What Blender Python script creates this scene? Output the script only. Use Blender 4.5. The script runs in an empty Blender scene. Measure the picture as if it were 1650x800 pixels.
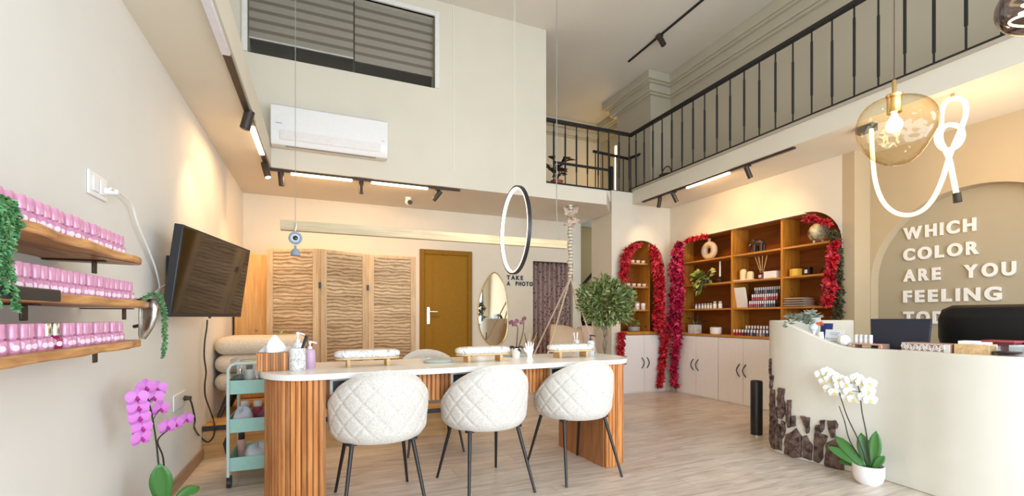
import bpy, math, random
from mathutils import Vector, Matrix
from mathutils.geometry import tessellate_polygon
PI = math.pi
R = math.radians
sc = bpy.context.scene
col = sc.collection
rnd = random.Random(7)

# ------------------------------------------------------------------ camera
EYE = 1.10
FPX, CX, HY = 736.0, 825.0, 512.0
YAW = math.atan((CX - 518.0) / FPX)
cam_d = bpy.data.cameras.new('camera')
cam = bpy.data.objects.new('camera', cam_d)
col.objects.link(cam)
cam.location = (0, 0, EYE)
cam.rotation_euler = (R(90), 0, -YAW)
cam_d.sensor_width = 36
cam_d.lens = FPX / 1650 * 36
cam_d.shift_y = (HY - 400) / 1650
cam_d.clip_start = 0.05
sc.camera = cam

# ------------------------------------------------------------------ colour management
vs = sc.view_settings
sc.display_settings.display_device = 'sRGB'
vs.view_transform = 'Standard'
vs.look = 'None'
vs.gamma = 1
vs.use_curve_mapping = False
vs.exposure = 0.16
sc.cycles.use_denoising = True
sc.cycles.max_bounces = 10
sc.cycles.diffuse_bounces = 6
sc.cycles.transparent_max_bounces = 16
sc.cycles.sample_clamp_indirect = 6
sc.cycles.caustics_reflective = False
sc.cycles.caustics_refractive = False

# ------------------------------------------------------------------ world and daylight
w = bpy.data.worlds.new('world')
sc.world = w
w.use_nodes = True
bg = w.node_tree.nodes['Background']
bg.inputs[0].default_value = (0.74, 0.87, 1.0, 1)
bg.inputs[1].default_value = 1.2
DAY, DAYCOL = 290.0, (0.75, 0.88, 1.0)
WARM = (1.0, 0.60, 0.27)
WARM2 = (1.0, 0.74, 0.46)

def lamp(name, kind, loc, energy, color, size=0.1, size_y=None, rot=None, target=None, spot=None, blend=0.6, parent=None):
    d = bpy.data.lights.new(name, kind)
    d.energy = energy
    d.color = color
    if kind == 'AREA':
        d.shape = 'RECTANGLE' if size_y else 'SQUARE'
        d.size = size
        if size_y:
            d.size_y = size_y
    elif kind == 'SPOT':
        d.spot_size = R(spot or 60)
        d.spot_blend = blend
        d.shadow_soft_size = size
    else:
        d.shadow_soft_size = size
    o = bpy.data.objects.new(name, d)
    col.objects.link(o)
    o.location = loc
    if target is not None:
        o.rotation_euler = (Vector(target) - Vector(loc)).to_track_quat('-Z', 'Y').to_euler()
    elif rot:
        o.rotation_euler = rot
    if parent:
        o.parent = parent
    return o

# daylight through the glazed shopfront behind the camera
lamp('daylight', 'AREA', (2.1, -1.72, 1.45), DAY, DAYCOL, 5.4, 2.7, target=(2.1, 5.0, 0.6))

# ------------------------------------------------------------------ pixel -> place on a known plane (1650 x 800 frame)
_s, _c = math.sin(YAW), math.cos(YAW)
def ray(u, v):
    r = (u - CX) / FPX
    return (r * _c + _s, -r * _s + _c, -(v - HY) / FPX)
def onX(u, v, X):
    d = ray(u, v); t = X / d[0]
    return Vector((X, d[1] * t, EYE + d[2] * t))
def onY(u, v, Y):
    d = ray(u, v); t = Y / d[1]
    return Vector((d[0] * t, Y, EYE + d[2] * t))
def onZ(u, v, Z):
    d = ray(u, v); t = (Z - EYE) / d[2]
    return Vector((d[0] * t, d[1] * t, Z))

# ------------------------------------------------------------------ materials
MATS = {}
class Nt:
    def __init__(s, name):
        s.m = bpy.data.materials.new(name)
        s.m.use_nodes = True
        s.t = s.m.node_tree
        s.b = s.t.nodes['Principled BSDF']
        s.out = s.t.nodes['Material Output']
        MATS[name] = s.m
    def n(s, typ, **kw):
        nd = s.t.nodes.new(typ)
        for k, v in kw.items():
            setattr(nd, k, v)
        return nd
    def l(s, a, b):
        s.t.links.new(a, b)
    def coord(s, scale=(1, 1, 1), kind='Object', rot=(0, 0, 0)):
        tc = s.n('ShaderNodeTexCoord'); mp = s.n('ShaderNodeMapping')
        mp.inputs['Scale'].default_value = scale
        mp.inputs['Rotation'].default_value = rot
        s.l(tc.outputs[kind], mp.inputs[0])
        return mp.outputs[0]
    def ramp(s, fac, stops):
        r = s.n('ShaderNodeValToRGB')
        e = r.color_ramp.elements
        while len(e) < len(stops):
            e.new(0.5)
        for el, (p, c) in zip(e, stops):
            el.position = p; el.color = (*c, 1)
        s.l(fac, r.inputs[0])
        return r.outputs[0]
    def noise(s, vec, scale, detail=4, dist=0.0, rough=0.55):
        nd = s.n('ShaderNodeTexNoise')
        nd.inputs['Scale'].default_value = scale
        nd.inputs['Detail'].default_value = detail
        nd.inputs['Distortion'].default_value = dist
        nd.inputs['Roughness'].default_value = rough
        if vec is not None:
            s.l(vec, nd.inputs['Vector'])
        return nd.outputs['Fac']
    def bump(s, h, strength=0.3, dist=0.01):
        b = s.n('ShaderNodeBump')
        b.inputs['Strength'].default_value = strength
        b.inputs['Distance'].default_value = dist
        s.l(h, b.inputs['Height'])
        s.l(b.outputs[0], s.b.inputs['Normal'])
    def mix(s, fac, a, b, mode='MIX'):
        m = s.n('ShaderNodeMix', data_type='RGBA', blend_type=mode)
        for sock, v in ((m.inputs[0], fac), (m.inputs[6], a), (m.inputs[7], b)):
            if hasattr(v, 'links'):
                s.l(v, sock)
            elif isinstance(v, tuple):
                sock.default_value = (*v, 1) if len(v) == 3 else v
            else:
                sock.default_value = v
        return m.outputs[2]

def plain(name, c, rough=0.5, metal=0.0, var=0.018, scale=30, bump=0.0, coat=0.0, sheen=0.0, bscale=None, spec=None):
    k = Nt(name)
    v = k.coord()
    f = k.noise(v, scale, 3)
    lo = tuple(max(0, x * (1 - var * 2)) for x in c); hi = tuple(min(1, x * (1 + var * 2)) for x in c)
    k.l(k.ramp(f, [(0.3, lo), (0.7, hi)]), k.b.inputs['Base Color'])
    k.b.inputs['Roughness'].default_value = rough
    k.b.inputs['Metallic'].default_value = metal
    if spec is not None: k.b.inputs['Specular IOR Level'].default_value = spec
    if coat: k.b.inputs['Coat Weight'].default_value = coat
    if sheen: k.b.inputs['Sheen Weight'].default_value = sheen
    if bump:
        k.bump(k.noise(v, bscale or scale * 3, 4), bump, 0.004)
    return k.m

def glow(name, c, strength):
    k = Nt(name)
    k.b.inputs['Base Color'].default_value = (*c, 1)
    k.b.inputs['Emission Color'].default_value = (*c, 1)
    k.b.inputs['Emission Strength'].default_value = strength
    return k.m

def wood(name, dark, light, axis=0, scale=1.0, rough=0.45, island=0.0, band=9.0, knots=False):
    """grain runs along axis (0=x 1=y 2=z) in object space"""
    k = Nt(name)
    sc_ = [9.0 * scale] * 3; sc_[axis] = 0.9 * scale
    v = k.coord(tuple(sc_))
    f1 = k.noise(v, 2.2, 5, 1.3)
    sc2 = [70.0 * scale] * 3; sc2[axis] = 2.0 * scale
    f2 = k.noise(k.coord(tuple(sc2)), 1.6, 3, 0.2)
    c1 = k.ramp(f1, [(0.28, dark), (0.72, light)])
    c2 = k.ramp(f2, [(0.3, (0.72, 0.72, 0.72)), (0.7, (1.08, 1.08, 1.08))])
    c = k.mix(0.75, c1, c2, 'MULTIPLY')
    if knots:
        vo = k.n('ShaderNodeTexVoronoi'); vo.inputs['Scale'].default_value = 5.0
        k.l(k.coord(), vo.inputs['Vector'])
        kn = k.ramp(vo.outputs['Distance'], [(0.04, (0.25, 0.14, 0.07)), (0.12, (1, 1, 1))])
        c = k.mix(0.9, c, kn, 'MULTIPLY')
    if island:
        g = k.n('ShaderNodeNewGeometry')
        ri = k.ramp(g.outputs['Random Per Island'], [(0.0, (1 - island,) * 3), (1.0, (1 + island * 0.5,) * 3)])
        c = k.mix(1.0, c, ri, 'MULTIPLY')
    k.l(c, k.b.inputs['Base Color'])
    k.b.inputs['Roughness'].default_value = rough
    k.b.inputs['Specular IOR Level'].default_value = 0.3
    k.bump(f2, 0.15, 0.002)
    return k.m

def leafmat(name, stops, rough=0.5, trans=0.15):
    k = Nt(name)
    g = k.n('ShaderNodeNewGeometry')
    k.l(k.ramp(g.outputs['Random Per Island'], stops), k.b.inputs['Base Color'])
    k.b.inputs['Roughness'].default_value = rough
    k.b.inputs['Transmission Weight'].default_value = 0.0
    k.b.inputs['Subsurface Weight'].default_value = 0.0
    return k.m

def thin_glass(name, tint, rim=None, rough=0.03, ior=1.5, wavy=0.0):
    k = Nt(name)
    lw = k.n('ShaderNodeLayerWeight'); lw.inputs[0].default_value = 0.5
    pw = k.n('ShaderNodeMath', operation='POWER'); pw.inputs[1].default_value = 3.5
    k.l(lw.outputs['Facing'], pw.inputs[0])
    tr = k.n('ShaderNodeBsdfTransparent')
    k.l(k.mix(pw.outputs[0], tint, rim or tint), tr.inputs[0])
    gl = k.n('ShaderNodeBsdfGlossy'); gl.inputs['Roughness'].default_value = rough
    gl.inputs[0].default_value = (1, 1, 1, 1)
    if wavy:
        bp = k.n('ShaderNodeBump'); bp.inputs['Strength'].default_value = wavy; bp.inputs['Distance'].default_value = 0.05
        k.l(k.noise(k.coord(), 9, 2), bp.inputs['Height']); k.l(bp.outputs[0], gl.inputs['Normal'])
    fr = k.n('ShaderNodeMath', operation='MULTIPLY_ADD'); fr.inputs[1].default_value = 0.55 * (ior - 1) / 0.5; fr.inputs[2].default_value = 0.035
    k.l(pw.outputs[0], fr.inputs[0])
    mx = k.n('ShaderNodeMixShader')
    k.l(fr.outputs[0], mx.inputs[0]); k.l(tr.outputs[0], mx.inputs[1]); k.l(gl.outputs[0], mx.inputs[2])
    k.l(mx.outputs[0], k.out.inputs[0])
    return k.m

def plaster(name, c, amt=0.03):
    k = Nt(name)
    v = k.coord()
    f = k.noise(v, 1.7, 5)
    lo = tuple(x * (1 - amt) for x in c); hi = tuple(min(1, x * (1 + amt)) for x in c)
    k.l(k.ramp(f, [(0.3, lo), (0.7, hi)]), k.b.inputs['Base Color'])
    k.b.inputs['Roughness'].default_value = 0.85
    k.bump(k.noise(v, 140, 3), 0.06, 0.002)
    return k.m

WALL = plaster('cream_wall_paint', (0.71, 0.655, 0.545))
WALLL = plaster('daylight_tinted_wall_paint', (0.73, 0.705, 0.655))  # cream wall paint with the left wall's cool daylight mixed into its colour
CEIL = plaster('ceiling_paint', (0.70, 0.655, 0.575))
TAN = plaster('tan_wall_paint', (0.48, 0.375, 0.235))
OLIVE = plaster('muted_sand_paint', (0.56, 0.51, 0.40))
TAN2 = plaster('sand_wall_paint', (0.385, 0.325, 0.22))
STAIRP = plaster('stairwell_ochre_paint', (0.50, 0.36, 0.17))
DESKP = plaster('desk_plaster', (0.70, 0.665, 0.575), 0.05)
TRIMW = plain('white_trim_paint', (0.78, 0.77, 0.73), 0.5)
WHITE = plain('white_plastic', (0.82, 0.81, 0.80), 0.35, var=0.008)
WHITEG = plain('white_ceramic', (0.84, 0.82, 0.79), 0.22, var=0.008)
CABW = plain('white_cabinet_laminate', (0.84, 0.815, 0.82), 0.4, var=0.008)
BLACK = plain('black_metal', (0.012, 0.011, 0.012), 0.45)
BLACKP = plain('black_plastic', (0.02, 0.02, 0.022), 0.4)
DARKBR = plain('dark_brown_metal', (0.035, 0.022, 0.014), 0.45)
BRASS = plain('brass', (0.80, 0.55, 0.22), 0.25, 1.0)
CHROME = plain('chrome', (0.75, 0.74, 0.72), 0.18, 1.0)
SILVER = plain('weathered_silver', (0.45, 0.42, 0.38), 0.25, 1.0, var=0.25, scale=14)
STONE = plain('white_stone_top', (0.86, 0.84, 0.81), 0.25, var=0.02, scale=8)
MINT = plain('mint_green_metal', (0.33, 0.58, 0.50), 0.4)
NAVY = plain('navy_plastic', (0.012, 0.016, 0.035), 0.5)
LEATHER = plain('black_leather', (0.007, 0.006, 0.006), 0.45, spec=0.25, bump=0.1, bscale=160)
PINKCAP = plain('pink_gloss_plastic', (0.59, 0.26, 0.38), 0.22, var=0.06, coat=0.4)
PINKBODY = plain('pink_polish_glass', (0.56, 0.24, 0.37), 0.12, var=0.08, coat=0.6)
MAGENTA = plain('dark_magenta_polish', (0.30, 0.01, 0.07), 0.12, coat=0.6)
LABELP = plain('pale_label_paper', (0.78, 0.60, 0.68), 0.6)
TERRA = plain('terracotta', (0.45, 0.11, 0.05), 0.7)
ROPE = plain('natural_rope', (0.66, 0.56, 0.44), 0.9, bump=0.6, bscale=120)
CREAMTILE = plain('cream_ceramic', (0.75, 0.58, 0.38), 0.5)
ROSE = plain('rose_gold', (0.75, 0.47, 0.38), 0.3, 0.6)
TOWEL = plain('grey_beige_towel', (0.55, 0.45, 0.38), 0.95, bump=0.5, bscale=250)
STEM = plain('dark_stem', (0.035, 0.03, 0.02), 0.6)
GREENSTEM = plain('green_stem', (0.12, 0.16, 0.05), 0.6)
SOIL = plain('bark_soil', (0.06, 0.035, 0.02), 0.95, var=0.4, scale=60, bump=0.8)
TRUNK = plain('twisted_grey_trunk', (0.22, 0.17, 0.12), 0.85, var=0.2, bump=0.5)
CABLEW = plain('white_cable', (0.78, 0.77, 0.75), 0.5)
WIRE = plain('thin_grey_wire', (0.30, 0.28, 0.25), 0.5)
LILAC = plain('lilac_plastic', (0.55, 0.36, 0.50), 0.4)
GREYPAD = plain('grey_green_pad', (0.36, 0.40, 0.35), 0.6)
OFFGLASS = plain('unlit_diffuser', (0.72, 0.71, 0.76), 0.4)
BLUEGREY = plain('blue_grey_yarn', (0.25, 0.31, 0.38), 0.9, bump=0.5)
EYEBLACK = plain('glossy_black_glass', (0.01, 0.01, 0.015), 0.1)
YELLOW = plain('yellow_wax', (0.80, 0.50, 0.06), 0.5)
WAX = plain('cream_wax', (0.82, 0.66, 0.40), 0.5)
BAMBOO = wood('bamboo', (0.55, 0.34, 0.15), (0.78, 0.54, 0.29), 1, 2.0)
CARDW = plain('white_card', (0.80, 0.83, 0.86), 0.6)
BLUECARD = plain('blue_picture_card', (0.03, 0.05, 0.22), 0.5, var=0.4, scale=20)
ORANGE = plain('orange_flower', (0.75, 0.17, 0.06), 0.6)
REDDISH = plain('dusty_red_plastic', (0.40, 0.06, 0.07), 0.4)
DARKRED = plain('dark_red_wire', (0.10, 0.02, 0.015), 0.6)
LINEN = plain('beige_linen', (0.62, 0.47, 0.33), 0.95, bump=0.4, bscale=200)
BLINDL = plain('taupe_blind_fabric', (0.40, 0.345, 0.28), 0.9)
BLINDD = plain('dark_taupe_blind_fabric', (0.20, 0.165, 0.125), 0.9)
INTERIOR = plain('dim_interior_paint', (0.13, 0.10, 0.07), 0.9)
BARK = plain('rough_tree_bark', (0.115, 0.072, 0.058), 0.95, var=0.45, scale=26, bump=1.0, bscale=45)
PEBBLE = plain('patterned_stone_pot', (0.62, 0.47, 0.30), 0.5, var=0.45, scale=9)

DOORM = plain('ochre_brown_door_paint', (0.27, 0.140, 0.012), 0.6, var=0.03, spec=0.12)
DOORF = plain('ochre_brown_frame_paint', (0.24, 0.120, 0.012), 0.6, var=0.03, spec=0.12)
SLATW = wood('cherry_slat_wood', (0.43, 0.145, 0.038), (0.70, 0.31, 0.10), 2, 1.2, 0.42, island=0.42)
PANELW = wood('cherry_panel_wood', (0.34, 0.14, 0.05), (0.50, 0.23, 0.09), 2, 1.0, 0.4)
SHELFW = wood('live_edge_wood', (0.30, 0.12, 0.04), (0.66, 0.34, 0.13), 1, 1.3, 0.4)
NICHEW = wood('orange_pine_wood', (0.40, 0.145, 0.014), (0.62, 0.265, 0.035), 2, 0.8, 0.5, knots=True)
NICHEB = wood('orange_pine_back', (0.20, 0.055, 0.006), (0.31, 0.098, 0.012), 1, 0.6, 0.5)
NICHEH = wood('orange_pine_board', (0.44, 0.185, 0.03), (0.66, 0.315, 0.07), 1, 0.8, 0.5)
SCRF = wood('pale_screen_frame_wood', (0.50, 0.34, 0.19), (0.68, 0.50, 0.31), 2, 1.0, 0.6)
def louvre_mat():
    k = Nt('wavy_louvre_wood')
    v = k.coord((0.45, 0.45, 1.0))
    wv = k.n('ShaderNodeTexWave', wave_type='BANDS', bands_direction='Z', wave_profile='SIN')
    wv.inputs['Scale'].default_value = 8.5; wv.inputs['Distortion'].default_value = 6.0
    wv.inputs['Detail'].default_value = 3.0; wv.inputs['Detail Scale'].default_value = 1.6
    k.l(v, wv.inputs['Vector'])
    c = k.ramp(wv.outputs['Fac'], [(0.08, (0.44, 0.27, 0.125)), (0.40, (0.66, 0.47, 0.27)), (0.9, (0.80, 0.63, 0.42))])
    f2 = k.noise(k.coord((2.5, 2.5, 55)), 1.5, 4, 0.6)
    c = k.mix(0.8, c, k.ramp(f2, [(0.3, (0.70, 0.68, 0.64)), (0.65, (1.08, 1.07, 1.06))]), 'MULTIPLY')
    f3 = k.noise(k.coord((0.4, 0.4, 4.5)), 1.3, 2)
    c = k.mix(0.7, c, k.ramp(f3, [(0.35, (0.62, 0.55, 0.48)), (0.55, (1.05, 1.05, 1.05))]), 'MULTIPLY')
    k.l(c, k.b.inputs['Base Color']); k.b.inputs['Roughness'].default_value = 0.6
    return k.m
SCRL = louvre_mat()
BEAMW = wood('pale_beam_wood', (0.52, 0.40, 0.24), (0.64, 0.51, 0.33), 0, 1.0, 0.55)
PLATW = wood('platform_pine', (0.48, 0.26, 0.09), (0.66, 0.40, 0.17), 0, 1.0, 0.5)
CUPW = wood('cupboard_pine', (0.52, 0.28, 0.09), (0.68, 0.40, 0.15), 2, 0.8, 0.5)

def floor_mat():
    k = Nt('light_oak_planks')
    v = k.coord()
    br = k.n('ShaderNodeTexBrick')
    br.inputs['Scale'].default_value = 1.0
    br.inputs['Brick Width'].default_value = 1.38
    br.inputs['Row Height'].default_value = 0.19
    br.inputs['Mortar Size'].default_value = 0.0012
    br.inputs['Color1'].default_value = (0.72, 0.635, 0.555, 1)
    br.inputs['Color2'].default_value = (0.62, 0.535, 0.46, 1)
    br.inputs['Mortar'].default_value = (0.30, 0.22, 0.16, 1)
    br.offset = 0.37
    k.l(v, br.inputs['Vector'])
    g = k.noise(k.coord((1.1, 9, 1)), 2.4, 6, 1.2)
    c = k.mix(0.85, br.outputs['Color'], k.ramp(g, [(0.30, (0.64, 0.60, 0.57)), (0.62, (1.08, 1.07, 1.06))]), 'MULTIPLY')
    g2 = k.noise(k.coord((2.0, 70, 1)), 1.5, 3)
    c = k.mix(0.5, c, k.ramp(g2, [(0.3, (0.84, 0.82, 0.80)), (0.7, (1.06, 1.06, 1.06))]), 'MULTIPLY')
    k.l(c, k.b.inputs['Base Color'])
    k.b.inputs['Roughness'].default_value = 0.34
    k.bump(br.outputs['Fac'], -0.15, 0.002)
    return k.m
FLOORM = floor_mat()

def boucle(name, lo, hi):
    k = Nt(name)
    v = k.coord()
    f = k.noise(v, 150, 3, 0.5)
    k.l(k.ramp(f, [(0.35, lo), (0.65, hi)]), k.b.inputs['Base Color'])
    k.b.inputs['Roughness'].default_value = 0.95
    k.b.inputs['Sheen Weight'].default_value = 0.2
    k.bump(k.noise(v, 220, 4), 0.6, 0.004)
    return k.m
BOUCLE = boucle('white_boucle', (0.54, 0.495, 0.44), (0.75, 0.695, 0.63))
BOUCLE2 = boucle('cream_boucle', (0.50, 0.42, 0.32), (0.74, 0.65, 0.52))
SEATF = boucle('beige_seat_fabric', (0.42, 0.33, 0.25), (0.56, 0.45, 0.36))

def marble():
    k = Nt('marbled_vinyl')
    f = k.noise(k.coord((1, 1, 1)), 9, 4, 2.5)
    k.l(k.ramp(f, [(0.46, (0.72, 0.705, 0.68)), (0.50, (0.30, 0.30, 0.31)), (0.54, (0.74, 0.72, 0.695))]), k.b.inputs['Base Color'])
    k.b.inputs['Roughness'].default_value = 0.35
    return k.m
MARBLE = marble()

def curtain_mat():
    k = Nt('spotted_plum_curtain')
    vo = k.n('ShaderNodeTexVoronoi'); vo.inputs['Scale'].default_value = 24
    k.l(k.coord(), vo.inputs['Vector'])
    c = k.ramp(vo.outputs['Distance'], [(0.24, (0.07, 0.035, 0.04)), (0.36, (0.36, 0.26, 0.245))])
    k.l(c, k.b.inputs['Base Color'])
    k.b.inputs['Roughness'].default_value = 0.95
    return k.m
CURTM = curtain_mat()

def rope_mat():
    k = Nt('plaited_rope')
    wv = k.n('ShaderNodeTexWave', wave_type='BANDS', bands_direction='Z')
    wv.inputs['Scale'].default_value = 7
    wv.inputs['Distortion'].default_value = 1.5
    k.l(k.coord(), wv.inputs['Vector'])
    k.l(k.ramp(wv.outputs['Fac'], [(0.3, (0.42, 0.35, 0.27)), (0.7, (0.80, 0.74, 0.64))]), k.b.inputs['Base Color'])
    k.b.inputs['Roughness'].default_value = 0.9
    k.bump(wv.outputs['Fac'], 0.6, 0.01)
    return k.m
PLAIT = rope_mat()

def mirror_mat():
    k = Nt('mirror_silver')
    k.l(k.ramp(k.noise(k.coord(), 2, 1), [(0, (0.86, 0.86, 0.84)), (1, (0.9, 0.9, 0.88))]), k.b.inputs['Base Color'])
    k.b.inputs['Metallic'].default_value = 1
    k.b.inputs['Roughness'].default_value = 0.02
    return k.m
MIRROR = mirror_mat()

def screen_mat():
    k = Nt('glossy_black_screen')
    k.l(k.ramp(k.noise(k.coord(), 2, 1), [(0, (0.008, 0.006, 0.005)), (1, (0.010, 0.008, 0.006))]), k.b.inputs['Base Color'])
    k.b.inputs['Roughness'].default_value = 0.06
    k.b.inputs['Specular IOR Level'].default_value = 0.9
    return k.m
SCREENM = screen_mat()

TUBE = glow('lit_warm_diffuser', (1.0, 0.86, 0.62), 3.5)
NEON = glow('lit_neon_tube', (1.0, 0.82, 0.48), 1.7)
RINGL = glow('lit_ring_diffuser', (1.0, 0.93, 0.74), 2.6)
STRIPL = glow('lit_led_strip', (1.0, 0.80, 0.38), 4.0)
BULB = glow('lit_bulb', (1.0, 0.84, 0.50), 14.0)
SPOTL = glow('lit_spot_lens', (1.0, 0.85, 0.60), 8.0)
AMBER = thin_glass('amber_glass', (0.99, 0.95, 0.82), (0.66, 0.38, 0.10), ior=1.4, wavy=0.8)
SMOKE = thin_glass('smoked_glass', (0.52, 0.44, 0.42), ior=1.6)
CLEAR = thin_glass('clear_glass', (0.93, 0.94, 0.94), (0.55, 0.60, 0.63), ior=1.3)
LEAFRED = leafmat('red_leaves', [(0.0, (0.22, 0.004, 0.012)), (0.35, (0.46, 0.008, 0.022)), (0.75, (0.56, 0.009, 0.020)), (1.0, (0.68, 0.03, 0.04))], 0.45)
LEAFMAG = leafmat('crimson_leaves', [(0.0, (0.20, 0.002, 0.025)), (0.5, (0.42, 0.006, 0.05)), (1.0, (0.70, 0.03, 0.12))], 0.45)
LEAFGREEN = leafmat('grey_green_leaves', [(0.0, (0.05, 0.085, 0.02)), (0.5, (0.15, 0.20, 0.055)), (1.0, (0.32, 0.35, 0.13))], 0.5)
LEAFDEEP = leafmat('deep_green_leaves', [(0.0, (0.02, 0.09, 0.015)), (1.0, (0.06, 0.20, 0.03))], 0.35)
LEAFPEARL = leafmat('fresh_green_beads', [(0.0, (0.05, 0.16, 0.05)), (1.0, (0.13, 0.32, 0.12))], 0.5)
LEAFPOTH = leafmat('yellow_green_leaves', [(0.0, (0.08, 0.16, 0.02)), (0.5, (0.20, 0.32, 0.05)), (1.0, (0.50, 0.55, 0.20))], 0.45)
LEAFDARK = leafmat('dark_plum_leaves', [(0.0, (0.02, 0.012, 0.012)), (1.0, (0.07, 0.04, 0.035))], 0.4)
LEAFEUC = leafmat('pale_grey_green_leaves', [(0.0, (0.12, 0.16, 0.11)), (1.0, (0.40, 0.44, 0.36))], 0.6)
LEAFBROWN = leafmat('dry_moss_leaves', [(0.0, (0.03, 0.035, 0.012)), (1.0, (0.12, 0.09, 0.035))], 0.8)
PETALP = leafmat('magenta_petals', [(0.0, (0.36, 0.06, 0.35)), (1.0, (0.62, 0.19, 0.58))], 0.5)
PETALW = leafmat('white_petals', [(0.0, (0.80, 0.80, 0.74)), (1.0, (0.90, 0.90, 0.86))], 0.5)
LIPP = plain('purple_lip', (0.38, 0.01, 0.22), 0.5)
LIPY = plain('yellow_lip', (0.70, 0.60, 0.12), 0.5)

# ------------------------------------------------------------------ mesh builder
class MB:
    def __init__(s):
        s.v = []; s.f = []; s.mi = []; s.cur = 0
    def add(s, vs_, fs_):
        o = len(s.v)
        s.v.extend([tuple(p) for p in vs_])
        for f in fs_:
            s.f.append([i + o for i in f]); s.mi.append(s.cur)
        return s
    def mat(s, i):
        s.cur = i; return s
    def box(s, x0, x1, y0, y1, z0, z1, M=None):
        p = [Vector((x, y, z)) for z in (z0, z1) for y in (y0, y1) for x in (x0, x1)]
        if M is not None:
            p = [M @ q for q in p]
        return s.add(p, [(0, 2, 3, 1), (4, 5, 7, 6), (0, 1, 5, 4), (2, 6, 7, 3), (0, 4, 6, 2), (1, 3, 7, 5)])
    def loft(s, rings, closed=True, cap=True):
        n = len(rings[0]); vv = [p for r_ in rings for p in r_]; ff = []
        for i in range(len(rings) - 1):
            for j in range(n if closed else n - 1):
                k = (j + 1) % n
                ff.append((i * n + j, i * n + k, (i + 1) * n + k, (i + 1) * n + j))
        if cap and closed:
            ff.append(tuple(range(n - 1, -1, -1)))
            ff.append(tuple((len(rings) - 1) * n + j for j in range(n)))
        return s.add(vv, ff)
    def tube(s, pts, r, n=8, cap=True, closed=False):
        pts = [Vector(p) for p in pts]
        m = len(pts); rings = []
        up = None
        for i, p in enumerate(pts):
            if closed:
                t = pts[(i + 1) % m] - pts[i - 1]
            else:
                t = pts[min(i + 1, m - 1)] - pts[max(i - 1, 0)]
            t.normalize()
            if up is None:
                up = Vector((0, 0, 1)) if abs(t.z) < 0.9 else Vector((1, 0, 0))
            a = t.cross(up)
            if a.length < 1e-4:
                a = t.orthogonal()
            a.normalize(); b = a.cross(t); b.normalize(); up = b
            rr = r[i] if isinstance(r, (list, tuple)) else r
            rings.append([p + (a * math.cos(2 * PI * j / n) + b * math.sin(2 * PI * j / n)) * rr for j in range(n)])
        if closed:
            rings.append(rings[0])
            return s.loft(rings, True, False)
        return s.loft(rings, True, cap)
    def cyl(s, p0, p1, r0, r1=None, n=16):
        return s.tube([p0, p1], [r0, r0 if r1 is None else r1], n)
    def lathe(s, prof, c=(0, 0, 0), n=24, cap=True, sx=1.0, sy=1.0):
        rings = [[(c[0] + sx * r_ * math.cos(2 * PI * j / n), c[1] + sy * r_ * math.sin(2 * PI * j / n), c[2] + z) for j in range(n)] for r_, z in prof]
        return s.loft(rings, True, cap)
    def sph(s, c, rx, ry=None, rz=None, nu=14, nv=9, M=None):
        ry = ry or rx; rz = rz or rx; rings = []
        for i in range(nv + 1):
            a = -PI / 2 + PI * i / nv
            ca = max(math.cos(a), 0.02)
            rings.append([Vector((rx * ca * math.cos(2 * PI * j / nu), ry * ca * math.sin(2 * PI * j / nu), rz * math.sin(a))) for j in range(nu)])
        rings = [[(M @ p if M is not None else p) + Vector(c) for p in r_] for r_ in rings]
        return s.loft(rings, True, True)
    def slab(s, outer, holes, f, w0, w1):
        """extruded polygon with holes; f(u, v, w) -> point"""
        loops = [outer] + list(holes)
        flat = [p for lp in loops for p in lp]
        tris = tessellate_polygon([[Vector((p[0], p[1], 0)) for p in lp] for lp in loops])
        n = len(flat)
        vv = [f(p[0], p[1], w0) for p in flat] + [f(p[0], p[1], w1) for p in flat]
        ff = [tuple(t) for t in tris] + [tuple(i + n for i in reversed(t)) for t in tris]
        o = 0
        for lp in loops:
            m = len(lp)
            for j in range(m):
                k = (j + 1) % m
                ff.append((o + j, o + k, n + o + k, n + o + j))
            o += m
        return s.add(vv, ff)
    def leaf(s, p, d, nrm, L, W, fold=0.25, bend=0.0):
        """a pointed folded leaf: 6 vertices"""
        d = Vector(d).normalized(); nrm = Vector(nrm)
        side = d.cross(nrm)
        if side.length < 1e-3:
            side = d.orthogonal()
        side.normalize(); up = side.cross(d)
        p = Vector(p)
        mid = p + d * L * 0.45
        a = [p, mid + side * W / 2 + up * W * fold, mid - side * W / 2 + up * W * fold, mid, p + d * L - up * L * bend]
        return s.add(a, [(0, 3, 1), (0, 2, 3), (3, 4, 1), (3, 2, 4)])

def rv(r=rnd):
    while True:
        v = Vector((r.uniform(-1, 1), r.uniform(-1, 1), r.uniform(-1, 1)))
        if 0.05 < v.length < 1:
            return v.normalized()

def obj(name, mb, m, parent=None, loc=None, rot=None, bevel=0.0, smooth=True, segs=2, subdiv=0, angle=40):
    me = bpy.data.meshes.new(name)
    me.from_pydata(mb.v, [], mb.f)
    mats = m if isinstance(m, (list, tuple)) else [m]
    for x in mats:
        me.materials.append(x)
    if len(mats) > 1:
        for p, i in zip(me.polygons, mb.mi):
            p.material_index = i
    import bmesh
    bm = bmesh.new(); bm.from_mesh(me)
    bmesh.ops.recalc_face_normals(bm, faces=bm.faces)
    bm.to_mesh(me); bm.free()
    if smooth:
        me.shade_smooth()
        me.set_sharp_from_angle(angle=R(angle))
    me.update()
    o = bpy.data.objects.new(name, me)
    col.objects.link(o)
    if loc is not None: o.location = loc
    if rot is not None: o.rotation_euler = rot
    if parent is not None: o.parent = parent
    if bevel:
        b = o.modifiers.new('bevel', 'BEVEL')
        b.width = bevel; b.segments = segs; b.limit_method = 'ANGLE'; b.angle_limit = R(40)
    if subdiv:
        b = o.modifiers.new('subdivision', 'SUBSURF'); b.levels = subdiv; b.render_levels = subdiv
    return o

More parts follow.
